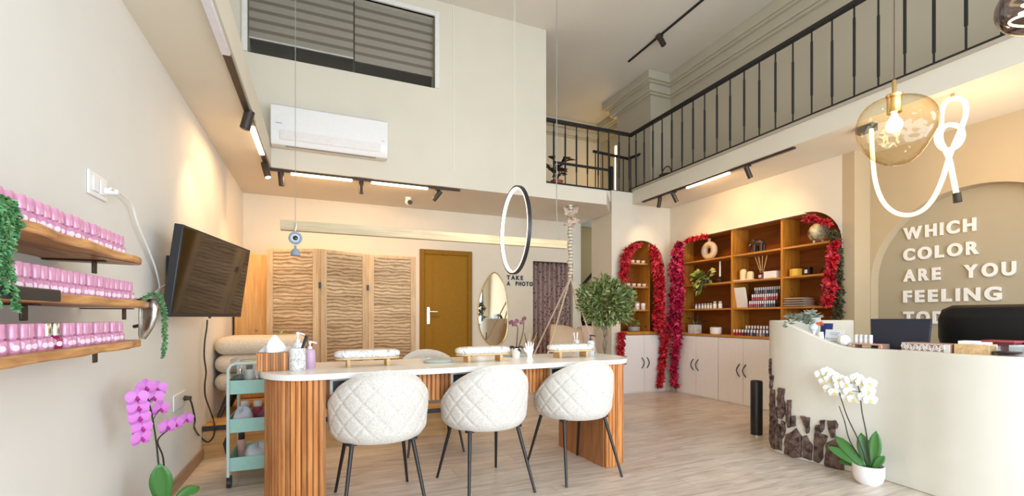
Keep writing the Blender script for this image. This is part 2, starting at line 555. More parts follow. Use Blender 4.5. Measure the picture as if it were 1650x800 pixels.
def tag(o, label, cat, group=None, kind=None):
    o['label'] = label; o['category'] = cat
    if group: o['group'] = group
    if kind: o['kind'] = kind
    return o
def thing(name, label, cat, loc=(0, 0, 0), rotz=0.0, group=None):
    o = bpy.data.objects.new(name, None)
    o.empty_display_size = 0.05
    col.objects.link(o)
    o.location = loc; o.rotation_euler = (0, 0, rotz)
    return tag(o, label, cat, group)
def struct(name, mb, m, bevel=0.0, parent=None, **kw):
    o = obj(name, mb, m, parent, bevel=bevel, **kw)
    if parent is None:
        o['kind'] = 'structure'
    return o
def dup(root, loc=None, rotz=None, label=None, group=None):
    r = root.copy(); col.objects.link(r)
    if loc is not None: r.location = loc
    if rotz is not None: r.rotation_euler = (0, 0, rotz)
    if label: r['label'] = label
    if group: r['group'] = group
    for ch in list(root.children):
        c = ch.copy(); col.objects.link(c); c.parent = r
        for g in list(ch.children):
            d = g.copy(); col.objects.link(d); d.parent = c
    return r
ORD = ['first', 'second', 'third', 'fourth', 'fifth', 'sixth', 'seventh', 'eighth', 'ninth', 'tenth', 'eleventh', 'twelfth', 'thirteenth',
       'fourteenth', 'fifteenth', 'sixteenth', 'seventeenth', 'eighteenth', 'nineteenth', 'twentieth', 'twenty-first', 'twenty-second',
       'twenty-third', 'twenty-fourth', 'twenty-fifth']
def arc(cx, cy, r, a0, a1, n):
    return [(cx + r * math.cos(R(a0 + (a1 - a0) * i / n)), cy + r * math.sin(R(a0 + (a1 - a0) * i / n))) for i in range(n + 1)]
def XZ(y0):  # helper for walls lying across the view: (u, v, w) -> (x, y, z)
    return lambda u, v, w_: (u, w_, v)
def YZ():
    return lambda u, v, w_: (w_, u, v)
def smooth_path(pts, n=6, closed=False):
    """Catmull-Rom through the points"""
    P = [Vector(p) for p in pts]; m = len(P); out = []
    rng = range(m if closed else m - 1)
    for i in rng:
        p0 = P[i - 1] if (closed or i > 0) else P[0]
        p1 = P[i]; p2 = P[(i + 1) % m]
        p3 = P[(i + 2) % m] if (closed or i + 2 < m) else P[m - 1]
        for j in range(n):
            t = j / n
            out.append(0.5 * ((2 * p1) + (p2 - p0) * t + (2 * p0 - 5 * p1 + 4 * p2 - p3) * t * t + (-p0 + 3 * p1 - 3 * p2 + p3) * t ** 3))
    if not closed:
        out.append(P[-1])
    return out
# ================================================================== THE SETTING
XL, XR, XS, YB, YM, YA, YF = -0.856, 4.84, 5.09, 6.209, 5.036, 5.43, -1.8
ZM, ZC, ZB = 2.575, 4.645, 2.74          # mezzanine soffit, main ceiling, balcony soffit
XB = 4.153                               # balcony edge
XG = -0.455                              # edge of the left gallery

struct('floor', MB().box(-1.0, 5.4, -1.9, 7.5, -0.06, 0), FLOORM)
struct('ceiling', MB().box(-1.0, 5.4, -1.9, 7.5, ZC, ZC + 0.1), CEIL)
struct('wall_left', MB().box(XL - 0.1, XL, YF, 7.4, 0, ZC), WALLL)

# back wall with the curtained opening
bw = [(XL, 0), (2.93, 0), (2.93, 1.95), (3.62, 1.95), (3.62, 0), (3.763, 0), (3.763, ZM), (XL, ZM)]
struct('wall_back', MB().slab(bw, [], XZ(0), YB, YB + 0.12), WALL)
struct('wall_closet', MB().box(2.7, 3.70, 6.62, 6.70, 0, 2.3), INTERIOR)
# mezzanine: slab, its upper wall with the window, the landing
mz = MB()
mz.slab([(XL, YM), (3.44, YM), (3.763, YA), (3.763, 7.3), (XL, 7.3)], [], lambda u, v, w_: (u, v, w_), ZM, 2.755)
struct('ceiling_mezzanine', mz, WALL)
struct('ceiling_gallery', MB().box(XL, XG, YF, YM, ZM, 2.79), WALL)
win = [(-0.655, 3.66), (1.165, 3.66), (1.165, 4.46), (-0.655, 4.46)]
struct('wall_mezzanine', MB().slab([(XL, 2.755), (2.557, 2.755), (2.557, ZC), (XL, ZC)], [win], XZ(0), YM, YM + 0.16), WALL)
struct('floor_landing', MB().box(2.557, 4.84, YA + 0.036, 7.3, 2.756, 2.905), WALL)
struct('wall_landing', MB().box(2.4, XR, 7.3, 7.4, 0, ZC), WALL)
struct('wall_mezzanine_room', MB().box(-0.85, 2.4, 7.3, 7.4, 2.755, ZC), INTERIOR)
struct('wall_mezzanine_side', MB().box(2.40, 2.50, YM + 0.17, 7.29, 2.76, ZC), INTERIOR)

# window of the mezzanine office: white frame, two blinds behind glass
w1 = MB()
w1.box(1.165, 1.215, YM - 0.025, YM + 0.03, 3.66, 4.51)
w1.box(-0.705, -0.655, YM - 0.025, YM + 0.03, 3.66, 4.51)
w1.box(-0.655, 1.165, YM - 0.025, YM + 0.03, 4.46, 4.51)
wn = struct('window_1', w1, TRIMW, bevel=0.004)
struct('window_mullion', MB().box(0.305, 0.33, YM + 0.085, YM + 0.10, 3.66, 4.46), DARKBR, parent=wn)
struct('window_pane', MB().box(-0.65, 1.16, YM + 0.018, YM + 0.022, 3.662, 4.458), CLEAR, parent=wn)
def blind(x0, x1, z0, y, off):
    b = MB(); h = 0.062; z = z0; i = 0
    while z < 4.46:
        zt = min(z + (h if i % 2 == 0 else h * 0.55), 4.46)
        b.mat(i % 2).box(x0, x1, y, y + 0.004, z, zt)
        z = zt; i += 1
    b.mat(2).box(x0, x1, y - 0.006, y + 0.01, z0 - 0.012, z0)
    return b
t = thing('roller_blind', 'striped taupe roller blind with pale bottom bar, left half of the high mezzanine window', 'blind', (0, 0, 0), group='mezzanine window blinds')
obj('blind_fabric', blind(-0.65, 0.31, 3.835, YM + 0.045, 0), [BLINDL, BLINDD, TRIMW], t, smooth=False)
t = thing('roller_blind', 'striped taupe roller blind, right half of the high mezzanine window', 'blind', (0, 0, 0), group='mezzanine window blinds')
obj('blind_fabric', blind(0.325, 1.16, 3.83, YM + 0.07, 0), [BLINDL, BLINDD, BLINDL], t, smooth=False)

# arch wall (shared with the column) and its niche
ar = [(3.795, 0), (3.945, 0), (3.945, 1.83)] + [(x, z) for x, z in arc(4.34, 1.83, 0.395, 180, 0, 20)] + [(4.735, 0), (XR, 0), (XR, 2.739), (XB, 2.739), (XB, 2.905), (3.795, 2.905)]
struct('wall_arch', MB().slab(ar, [], XZ(0), YA, YA + 0.035), WALL)
struct('wall_column', MB().box(3.795, 3.90, YA + 0.035, 5.95, 0, 2.755), WALL)
struct('wall_arch_back', MB().box(3.90, XR, 5.85, 5.95, 0, 2.755), WALL)

# right wall with the round-cornered shelving opening
NY0, NY1, NZ = 2.97, 5.27, 2.24
rr = 0.37
op = [(YA, 0), (NY1, 0), (NY1, NZ - rr)] + arc(NY1 - rr, NZ - rr, rr, 0, 90, 10)[1:] + arc(NY0 + rr, NZ - rr, rr, 90, 180, 10) + [(NY0, 0), (2.965, 0), (2.965, ZB), (YA, ZB)]
struct('wall_right', MB().slab(op, [], YZ(), XR, XR + 0.03), WALL)
struct('wall_return', MB().box(XR, XS + 0.12, 2.85, 2.964, 0, ZB), TAN)
# sign wall with its arched recess
sa = [(2.845, 0.0), (2.845, 1.45)] + arc(2.07, 1.45, 0.775, 0, 180, 36)[1:] + [(1.295, 0.0)]
sw = [(2.849, 0)] + sa + [(YF, 0), (YF, ZB), (2.849, ZB)]
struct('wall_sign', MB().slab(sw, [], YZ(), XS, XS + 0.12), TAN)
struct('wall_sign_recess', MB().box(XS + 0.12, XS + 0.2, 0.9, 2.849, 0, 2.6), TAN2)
# balcony
struct('ceiling_balcony', MB().box(XB, 5.4, YF, YA, ZB, 2.945), WALL)
struct('trim_1', MB().box(XB - 0.018, XB + 0.03, YF, YA, 2.925, 2.952), plain('taupe_edge_paint', (0.42, 0.36, 0.28), 0.7))
struct('wall_balcony', MB().box(XR, XR + 0.1, YF, 7.3, 2.945, ZC), OLIVE)
struct('wall_pilaster', MB().box(4.47, XR, 5.42, 6.25, 2.945, ZC), OLIVE)
def cornice(outline, z):
    """two-step moulding: each step is the room outline pushed outwards, as one slab nearer the ceiling"""
    m = MB()
    for dep, z0, z1 in ((0.05, z - 0.27, z - 0.245), (0.085, z - 0.245, z - 0.14), (0.13, z - 0.14, z - 0.12), (0.17, z - 0.12, z - 0.001)):
        m.slab([(x + dx * dep, y + dy * dep) for x, y, dx, dy in outline], [], lambda u, v, w_: (u, v, w_), z0, z1)
    return m
struct('trim_2', cornice([(XR - 0.001, YF, 0, 0), (XR - 0.001, YF, -1, 0), (XR - 0.001, 5.419, -1, -1), (4.469, 5.419, -1, -1), (4.469, 6.251, -1, 1), (XR - 0.001, 6.251, -1, 1),
                          (XR - 0.001, 7.299, -1, -1), (2.56, 7.299, 0, -1), (2.56, 7.299, 0, 0), (XR - 0.001, 7.299, 0, 0), (XR - 0.001, 6.245, 0, 0), (4.475, 6.245, 0, 0), (4.475, 5.425, 0, 0), (XR - 0.001, 5.425, 0, 0)], ZC), OLIVE, bevel=0.006)
# stairwell behind the arch wall
struct('wall_stair', MB().box(3.70, 3.763, YB + 0.13, 7.28, 0, ZM), STAIRP)
struct('wall_stair_back', MB().box(3.763, XR, 7.2, 7.29, 0, 2.75), STAIRP)
# shopfront behind the camera
fw = [(-1.0, 0), (-1.0, ZC), (5.4, ZC), (5.4, 0)]
struct('wall_front', MB().slab(fw, [[(-0.7, 0.02), (4.9, 0.02), (4.9, 3.5), (-0.7, 3.5)]], XZ(0), YF - 0.1, YF), WALL)
fr = MB()
for x in (-0.7, 0.7, 2.1, 3.5, 4.85):
    fr.box(x, x + 0.05, YF - 0.08, YF - 0.02, 0.02, 3.5)
fr.box(-0.7, 4.9, YF - 0.08, YF - 0.02, 2.3, 2.36)
struct('window_2', fr, BLACK)
bb = MB()
bb.box(XL, XL + 0.014, YF, 4.19, 0, 0.085)
struct('baseboard_left', bb, wood('oak_skirting', (0.30, 0.185, 0.11), (0.44, 0.29, 0.19), 1, 1.0), bevel=0.003)
struct('trim_3', MB().box(1.372, 1.382, YM - 0.008, YM, 2.74, ZC), TRIMW)

# brown door in the back wall
dx0, dx1, dz = 1.229, 1.969, 2.03
f = MB()
f.box(dx0, dx0 + 0.065, YB - 0.03, YB, 0, dz); f.box(dx1 - 0.065, dx1, YB - 0.03, YB, 0, dz); f.box(dx0 + 0.065, dx1 - 0.065, YB - 0.03, YB, dz - 0.065, dz)
d1 = struct('door_1', f, DOORF, bevel=0.006)
p = MB()
p.box(dx0 + 0.065, dx1 - 0.065, YB - 0.012, YB - 0.001, 0, dz - 0.065)
p.box(dx0 + 0.17, dx0 + 0.19, YB - 0.017, YB - 0.011, 0.3, dz - 0.11)
p.box(dx0 + 0.19, dx1 - 0.075, YB - 0.015, YB - 0.011, 0.3, dz - 0.11)
obj('door_panel', p, DOORM, d1, bevel=0.003)
h = MB()
h.box(dx0 + 0.095, dx0 + 0.135, YB - 0.024, YB - 0.012, 1.01, 1.24)
h.cyl((dx0 + 0.115, YB - 0.02, 1.18), (dx0 + 0.115, YB - 0.07, 1.18), 0.010)
h.tube([(dx0 + 0.115, YB - 0.07, 1.18), (dx0 + 0.16, YB - 0.072, 1.18), (dx0 + 0.235, YB - 0.068, 1.178)], 0.010, 10)
obj('door_handle', h, plain('brushed_silver', (0.85, 0.80, 0.70), 0.25, 0.8), d1, bevel=0.003)

# low pine platform under the armchair and the screen
t = thing('wooden_platform', 'low pine platform with dark top edge along the back wall under the folding screen', 'platform', (0, 4.211, 0))
obj('platform_body', MB().box(XL + 0.002, 1.12, 0.0, 1.99, 0, 0.215), PLATW, t)
obj('platform_deck', MB().box(XL + 0.002, 1.12, -0.01, 1.99, 0.215, 0.25), PLATW, t)
obj('edge_trim', MB().box(XL + 0.002, 1.12, -0.018, -0.010, 0.213, 0.252), DARKBR, t)

# stair flight seen through the gap beside the column
t = thing('staircase', 'dark staircase seen through the narrow gap beside the column', 'staircase', (3.77, 6.2, 0))
st = MB()
for i in range(8):
    st.box(0.02 + i * 0.13, 0.02 + (i + 1) * 0.13, 0.25, 0.98, 0.28 + i * 0.17, 0.45 + i * 0.17)
obj('step', st, wood('dark_stair_wood', (0.05, 0.028, 0.014), (0.11, 0.06, 0.03), 1), t)
obj('handrail', MB().tube([(0.0, 0.3, 1.42), (1.0, 0.3, 2.45)], 0.03, 8), DARKBR, t)
obj('stringer', MB().tube([(0.0, 0.2, 0.25), (1.0, 0.2, 1.62)], 0.05, 4), DARKBR, t)
# ================================================================== RAILINGS
def baluster_mb(h, r=0.008, rt=0.012, lo=0.22, hi=0.86):
    m = MB()
    m.cyl((0, 0, 0), (0, 0, h), r, n=6)
    m.cyl((0, 0, h * lo), (0, 0, h * hi), rt, n=6)
    return m
t = thing('balcony_railing', 'long black metal railing along the right balcony edge', 'railing', (XB + 0.005, 0, 2.952))
obj('top_rail', MB().box(-0.025, 0.025, YF + 0.02, 5.50, 0.785, 0.825), BLACK, t, bevel=0.004)
obj('bottom_rail', MB().box(-0.012, 0.012, YF + 0.02, 5.49, 0.0, 0.022), BLACK, t)
b0 = obj('baluster', baluster_mb(0.77), BLACK, t, loc=(0, 5.355, 0.02)); b1 = obj('baluster', baluster_mb(0.77, lo=0.10, hi=0.74), BLACK, t, loc=(0, 5.175, 0.02))
for i in range(2, 31):
    b = (b0, b1)[i % 2].copy(); col.objects.link(b); b.location = (0, 5.355 - i * 0.1815, 0.02)
t = thing('landing_railing', 'black metal railing across the landing above the hanging swing', 'railing', (0, 5.475, 2.905))
obj('top_rail', MB().box(2.50, XB + 0.03, -0.025, 0.025, 0.832, 0.872), BLACK, t, bevel=0.004)
obj('bottom_rail', MB().box(2.50, XB + 0.01, -0.012, 0.012, 0.0, 0.022), BLACK, t)
b0 = obj('baluster', baluster_mb(0.81), BLACK, t, loc=(4.13, 0, 0.02))
for i in range(1, 9):
    b = b0.copy(); col.objects.link(b); b.location = (4.13 - i * 0.1765, 0, 0.02)
obj('corner_post', MB().box(3.775, 3.825, -0.045, -0.015, 0.0, 0.34), BLACK, t)
obj('short_rail', MB().box(2.90, 3.80, -0.035, -0.015, 0.27, 0.30), BLACK, t)
# short stair guard behind the landing rail
t = thing('stair_guard_rail', 'short low black guard rail behind the landing railing corner', 'railing', (0, 0, 2.906))
gp = [onY(956, 244, 5.85), onY(1012, 256, 5.85), Vector((0, 0, 0))]
g0, g1 = gp[0], gp[1]
g2 = Vector((g1.x, 6.9, g1.z))
g2 = onX(1039, 246, g1.x + 0.12)
z_ = lambda v: v - Vector((0, 0, 2.906))
obj('handrail', MB().tube([z_(g0), z_(g1), z_(g2)], 0.022, 8), BLACK, t)
gb = None
for k in range(8):
    q = g0.lerp(g1, (k + 0.3) / 5) if k < 5 else g1.lerp(g2, (k - 4.5) / 3)
    hh = q.z - 2.906
    if gb is None:
        gb = obj('baluster', MB().cyl((0, 0, 0), (0, 0, 1), 0.008, n=6), BLACK, t)
        b = gb
    else:
        b = gb.copy(); col.objects.link(b)
    b.location = (q.x, q.y, 0); b.scale = (1, 1, hh)
# LED strip on the landing wall
led = thing('led_strip_light', 'tall glowing vertical strip light beside the landing railing', 'light', (0, 0, 2.906))
p0, p1 = onY(991.5, 300, 6.6), onY(998.5, 300, 6.6)
zt = onY(995, 236, 6.6).z - 2.906
obj('light_tube', MB().box(p0.x, p1.x, 6.58, 6.62, 0.02, zt), STRIPL, led)
obj('light_base', MB().box(p0.x - 0.03, p1.x + 0.03, 6.55, 6.65, 0.0, 0.02), BLACK, led)
lamp('landing_glow', 'POINT', (p0.x, 6.45, 3.6), 4, WARM, 0.1)

# potted plant on the landing
def pot_plant(name, label, loc, h, r, potm, leafm, n, L, W, spread, group=None, cat='plant'):
    t = thing(name, label, cat, loc, 0, group)
    obj('pot', MB().lathe([(r * 0.72, 0), (r * 0.95, h * 0.85), (r * 1.05, h * 0.86), (r * 1.05, h), (r * 0.9, h), (r * 0.85, h * 0.85), (0.002, h * 0.85)], n=20), potm, t)
    m = MB(); s = MB(); q = random.Random(hash(name) % 99 if False else len(label))
    for i in range(n):
        a = q.uniform(0, 2 * PI); u = q.uniform(0.25, 1.0)
        base = Vector((0, 0, h * 0.8)); tip = Vector((math.cos(a) * spread * q.uniform(0.2, 1), math.sin(a) * spread * q.uniform(0.2, 1), h + spread * 2.4 * u))
        s.tube([base, base.lerp(tip, 0.5) + Vector((0, 0, 0.02)), tip], r * 0.03 + 0.0015, 5)
        d = Vector((math.cos(a), math.sin(a), 0.35))
        m.leaf(tip, d, Vector((0, 0, 1)), L * q.uniform(0.7, 1.1), W, 0.15, 0.2)
        m.leaf(base.lerp(tip, 0.6), Vector((-math.sin(a), math.cos(a), 0.5)), Vector((0, 0, 1)), L * 0.8, W * 0.9, 0.15, 0.2)
    obj('stems', s, GREENSTEM if leafm is not LEAFDARK else STEM, t)
    obj('leaves', m, leafm, t)
    return t
q = onY(905, 297, 5.56)
pot_plant('potted_rubber_plant', 'dark leaved plant in terracotta pot on the landing behind the railing', (q.x, 5.70, 2.906), 0.12, 0.085, TERRA, LEAFDARK, 10, 0.17, 0.12, 0.13)
# small arched basket on the balcony
q = onX(1074, 284, XB + 0.12)
t = thing('wire_basket', 'small dark red basket with arched handle on the balcony floor behind the railing', 'basket', (q.x, q.y, 2.946))
obj('bowl', MB().lathe([(0.07, 0), (0.10, 0.07), (0.095, 0.07), (0.06, 0.006)], n=18), DARKRED, t)
obj('handle', MB().tube([(-0.0, 0.095 * math.cos(R(a)), 0.06 + 0.12 * math.sin(R(a))) for a in range(0, 181, 15)], 0.008, 6), DARKRED, t)

# ================================================================== TRACK LIGHTS
def spot_head(parent, loc, d, cap=0.055, L=0.10, r=0.026, lit=False, part='spot_head'):
    """a cylinder on a short stem hanging from the track; d = aim direction"""
    loc = Vector(loc); d = Vector(d).normalized()
    m = MB()
    m.cyl((0, 0, 0), (0, 0, -cap), 0.008, n=8)
    m.box(-0.022, 0.022, -0.022, 0.022, -0.014, 0.0)
    c = Vector((0, 0, -cap - 0.012))
    m.cyl(c - d * L * 0.45, c + d * L * 0.55, r, n=16)
    o = obj(part, m, DARKBR, parent, loc=loc)
    l = MB().cyl(c + d * (L * 0.55), c + d * (L * 0.55 + 0.004), r * 0.8, n=16)
    obj('lens', l, SPOTL if lit else BLACKP, o)
    return Vector(loc) + c + d * (L * 0.6)
zt_ = ZM
# left gallery + mezzanine edge: an L of black track
t = thing('track_light', 'L-shaped black ceiling track with glowing tubes round the mezzanine edge', 'light', (0, 0, 0))
m = MB()
m.box(XG - 0.05, XG - 0.012, 2.95, YM + 0.03, ZM - 0.022, ZM)
m.box(XG - 0.05, XG - 0.012, 0.8, 2.3, ZM - 0.010, ZM)
m.box(XG - 0.05, 1.47, YM + 0.03, YM + 0.07, ZM - 0.022, ZM)
obj('track_rail', m, DARKBR, t, bevel=0.002)
obj('light_tube', MB().box(XG - 0.052, XG - 0.010, 3.95, 4.58, ZM - 0.040, ZM - 0.022), TUBE, t, bevel=0.005)
obj('light_tube', MB().box(-0.285, 0.30, YM + 0.028, YM + 0.072, ZM - 0.042, ZM - 0.022), TUBE, t, bevel=0.005)
obj('light_tube', MB().box(0.49, 1.10, YM + 0.028, YM + 0.072, ZM - 0.042, ZM - 0.022), TUBE, t, bevel=0.005)
o = obj('unlit_tube', MB().box(XG - 0.055, XG - 0.008, 1.6, 2.93, ZM - 0.032, ZM - 0.010), OFFGLASS, t, bevel=0.006); o['label'] = 'white unlit diffuser'
s1 = spot_head(t, (XG - 0.03, 3.72, ZM - 0.022), (-0.25, 0.05, -1), cap=0.03, r=0.034, L=0.13)
s2 = spot_head(t, (XG - 0.03, 4.88, ZM - 0.022), (0.25, -0.1, -1), lit=True, cap=0.04, L=0.14, r=0.03)
spot_head(t, (-0.37, YM + 0.05, ZM - 0.022), (0.08, 0.05, -1), L=0.13, r=0.028)
spot_head(t, (0.39, YM + 0.05, ZM - 0.022), (0.02, 0.05, -1), cap=0.06, L=0.12)
spot_head(t, (1.21, YM + 0.05, ZM - 0.022), (-0.6, 0.1, -0.8), cap=0.06, L=0.13)
lamp('tube_light', 'AREA', (XG - 0.03, 4.26, ZM - 0.05), 9, WARM, 0.04, 0.62, rot=(0, 0, 0), parent=t)
lamp('tube_light', 'AREA', (0.0, YM + 0.05, ZM - 0.05), 8, WARM, 0.58, 0.04, rot=(R(25), 0, 0), parent=t)
lamp('tube_light', 'AREA', (0.8, YM + 0.05, ZM - 0.05), 8, WARM, 0.58, 0.04, rot=(R(25), 0, 0), parent=t)
lamp('spot_light', 'SPOT', (XG - 0.06, 3.72, ZM - 0.17), 26, WARM, 0.03, target=(XL, 4.0, 1.3), spot=85, blend=1.0, parent=t)
lamp('spot_light', 'SPOT', s2 + Vector((0.02, 0, -0.02)), 24, WARM, 0.03, target=(-0.75, 5.4, 0.9), spot=80, blend=1.0, parent=t)
lamp('spot_light', 'SPOT', (-0.36, YM + 0.06, ZM - 0.21), 24, WARM, 0.03, target=(-0.2, 5.9, 1.5), spot=95, blend=1.0, parent=t)
lamp('spot_light', 'SPOT', (0.39, YM + 0.06, ZM - 0.21), 15, WARM2, 0.03, target=(0.6, 5.9, 1.2), spot=100, blend=1.0, parent=t)
# balcony edge
t = thing('track_light', 'straight black ceiling track with one glowing tube under the right balcony', 'light', (0, 0, 0))
m = MB(); m.box(XB + 0.02, XB + 0.055, 3.0, 5.24, ZB - 0.020, ZB)
obj('track_rail', m, DARKBR, t, bevel=0.002)
obj('light_tube', MB().box(XB + 0.018, XB + 0.057, 3.76, 4.40, ZB - 0.040, ZB - 0.020), TUBE, t, bevel=0.005)
a1 = spot_head(t, (XB + 0.037, 4.90, ZB - 0.02), (0.05, 0.35, -1), L=0.13)
a2 = spot_head(t, (XB + 0.037, 4.62, ZB - 0.02), (0.55, -0.1, -1), L=0.13)
a3 = spot_head(t, (XB + 0.037, 3.52, ZB - 0.02), (0.45, -0.1, -1), L=0.13)
lamp('tube_light', 'AREA', (XB + 0.037, 4.08, ZB - 0.045), 12, WARM, 0.04, 0.62, rot=(0, R(-30), 0), parent=t)
lamp('spot_light', 'SPOT', a1, 14, WARM2, 0.03, target=(4.36, 5.43, 2.1), spot=70, blend=1.0, parent=t)
lamp('spot_light', 'SPOT', a2, 18, WARM, 0.03, target=(4.84, 4.75, 2.0), spot=80, blend=1.0, parent=t)
lamp('spot_light', 'SPOT', a3, 18, WARM, 0.03, target=(4.84, 3.6, 2.1), spot=80, blend=1.0, parent=t)
t = thing('light_driver_box', 'small black box under the balcony above the shelving end', 'box', (0, 0, 0))
q = onZ(1384, 206, ZB)
obj('housing', MB().box(q.x - 0.02, q.x + 0.05, q.y - 0.12, q.y + 0.02, ZB - 0.06, ZB), DARKBR, t, bevel=0.004)
# upper ceiling track
t = thing('track_light', 'thin black ceiling track with a single spot on the high ceiling', 'light', (0, 0, 0))
obj('track_rail', MB().box(3.90, 3.925, 2.6, 5.20, ZC - 0.02, ZC), BLACK, t, bevel=0.002)
spot_head(t, (3.912, 4.55, ZC - 0.02), (0.35, -0.25, -0.9), L=0.15, r=0.034, cap=0.04)

# ================================================================== AIR CONDITIONER, CAMERA
t = thing('air_conditioner', 'white wall-mounted air conditioner below the mezzanine window', 'air conditioner', (0.10, YM, 2.757))
prof = [(0, 0.03), (-0.05, 0.0), (-0.15, 0.0), (-0.185, 0.06), (-0.20, 0.14), (-0.20, 0.375), (-0.18, 0.39), (0, 0.39)]
k = 0.955
obj('body', MB().slab([(p[0] * k, p[1] * k) for p in prof], [], lambda u, v, w_: (w_, u, v), -0.545, 0.535), WHITE, t, bevel=0.006)
fl = MB(); fl.box(-0.465, 0.46, -0.194, -0.170, 0.040, 0.105)
fl = MB().slab([(-0.179, 0.045), (-0.1945, 0.125), (-0.199, 0.124), (-0.1845, 0.044)], [], lambda u, v, w_: (w_, u, v), -0.465, 0.46)
obj('air_flap', fl, plain('off_white_plastic', (0.74, 0.70, 0.67), 0.4), t)
gr = MB().slab([(-0.10, -0.002), (-0.14, -0.002), (-0.14, 0.001), (-0.10, 0.001)], [], lambda u, v, w_: (w_, u, v), -0.42, 0.42)
obj('intake_grille', gr, plain('grey_plastic', (0.35, 0.34, 0.33), 0.5), t)
for bx0, bx1, bz0, bz1 in ((-0.50, -0.445, 0.187, 0.193), (0.47, 0.50, 0.155, 0.159)):
    obj('badge', MB().box(bx0, bx1, -0.1925, -0.190, bz0, bz1), MATS['grey_print'] if 'grey_print' in MATS else plain('grey_print', (0.28, 0.28, 0.30), 0.5), t)
t = thing('security_camera', 'small white dome camera with black lens under the mezzanine ceiling', 'camera', (0.985, 5.68, ZM))
obj('mount', MB().lathe([(0.035, -0.02), (0.04, 0)], n=16), WHITE, t)
obj('camera_body', MB().sph((0, -0.01, -0.05), 0.045), WHITE, t)
obj('lens', MB().cyl((0.008, -0.05, -0.065), (0.012, -0.075, -0.073), 0.028), BLACKP, t)

# ================================================================== TELEVISION
nr = math.radians(0)
def tv():
    L, H_, T = 0.968, 0.50, 0.045
    t = thing('television', 'black flat-screen television tilted down on the left wall', 'television', (-0.616, 3.414, 1.351))
    M = Matrix.Rotation(R(-11.6), 4, 'Z') @ Matrix.Rotation(R(7.5), 4, 'Y')
    body = MB(); body.box(-T, 0, -L / 2, L / 2, -H_ / 2, H_ / 2, M)
    body.box(-T - 0.02, -T, -L * 0.3, L * 0.3, -H_ * 0.4, H_ * 0.2, M)
    obj('casing', body, BLACKP, t, bevel=0.004)
    scn = MB(); scn.box(0.0005, 0.002, -L / 2 + 0.012, L / 2 - 0.012, -H_ / 2 + 0.022, H_ / 2 - 0.012, M)
    obj('display', scn, SCREENM, t)
    m = MB(); p = M @ Vector((-T - 0.02, 0, 0))
    m.tube([p, (XL + 0.616 + 0.012, 0.0, 0.0)], 0.02, 8)
    m.box(XL + 0.616 + 0.001, XL + 0.616 + 0.014, -0.1, 0.1, -0.12, 0.12)
    obj('wall_bracket', m, BLACK, t)
    ld = MB().cyl(M @ Vector((-0.02, 0.03, -H_ / 2 - 0.001)), M @ Vector((-0.02, 0.03, -H_ / 2 - 0.012)), 0.008, n=8)
    obj('sensor', ld, BLACKP, t)
tv()
# ================================================================== MANICURE TABLE
TB = (0.95, 3.105); TROT = R(2.4)
tbl = thing('manicure_table', 'long manicure table with white rounded top and slatted cherry wood pedestals', 'table', (TB[0], TB[1], 0), TROT)
HL, HW = 1.285, 0.36
def stadium(hl, hw, n=24, ex=1.0):
    pts = []
    for i in range(n + 1):
        a = -90 + 180 * i / n
        pts.append((hl - hw * ex + hw * ex * math.cos(R(a)), hw * math.sin(R(a))))
    for i in range(n + 1):
        a = 90 + 180 * i / n
        pts.append((-hl + hw * ex + hw * ex * math.cos(R(a)), hw * math.sin(R(a))))
    return pts
UP = lambda u, v, w_: (u, v, w_)
obj('tabletop', MB().slab(stadium(HL, HW, ex=0.72), [], UP, 0.757, 0.79), STONE, tbl, bevel=0.007, segs=3)
def pedestal(side):
    """half-oval shell: slats round the outside, flat panel inside"""
    core = MB(); sl = MB()
    hl, hw, ex = HL - 0.035, HW - 0.035, 0.72
    xin = hl - 0.30
    pts = [(xin, -hw)] + [p for p in stadium(hl, hw, 24, ex)[:25]] + [(xin, hw)]
    pts = [(side * p[0], p[1]) for p in pts]
    core.slab([(p[0] * 1.0, p[1]) for p in [(q[0] - side * 0.008, q[1] * 0.97) for q in pts]], [], UP, 0.0, 0.757)
    # walk the curve and set slats at even steps
    P = [Vector((p[0], p[1], 0)) for p in pts]
    seg = [(P[i], P[i + 1]) for i in range(len(P) - 1)]
    tot = sum((b - a).length for a, b in seg)
    n = round(tot / 0.029); step = tot / n
    d = step / 2
    for i in range(n):
        s_ = d + i * step; acc = 0
        for a, b in seg:
            L = (b - a).length
            if acc + L >= s_ or (a, b) == seg[-1]:
                p = a.lerp(b, (s_ - acc) / max(L, 1e-6)); tn = (b - a).normalized(); break
            acc += L
        nm = Vector((tn.y, -tn.x, 0)) * (1 if side > 0 else -1)
        h = step * 0.44
        ring = []
        for (u, v) in ((-h, -0.006), (h, -0.006), (h, 0.006), (h * 0.6, 0.012), (-h * 0.6, 0.012), (-h, 0.006)):
            ring.append(p + tn * u + nm * v)
        sl.loft([[q + Vector((0, 0, 0.002)) for q in ring], [q + Vector((0, 0, 0.755)) for q in ring]])
    c = obj('pedestal', core, PANELW, tbl, smooth=False)
    obj('slats', sl, SLATW, c, smooth=False)
pedestal(-1); pedestal(1)
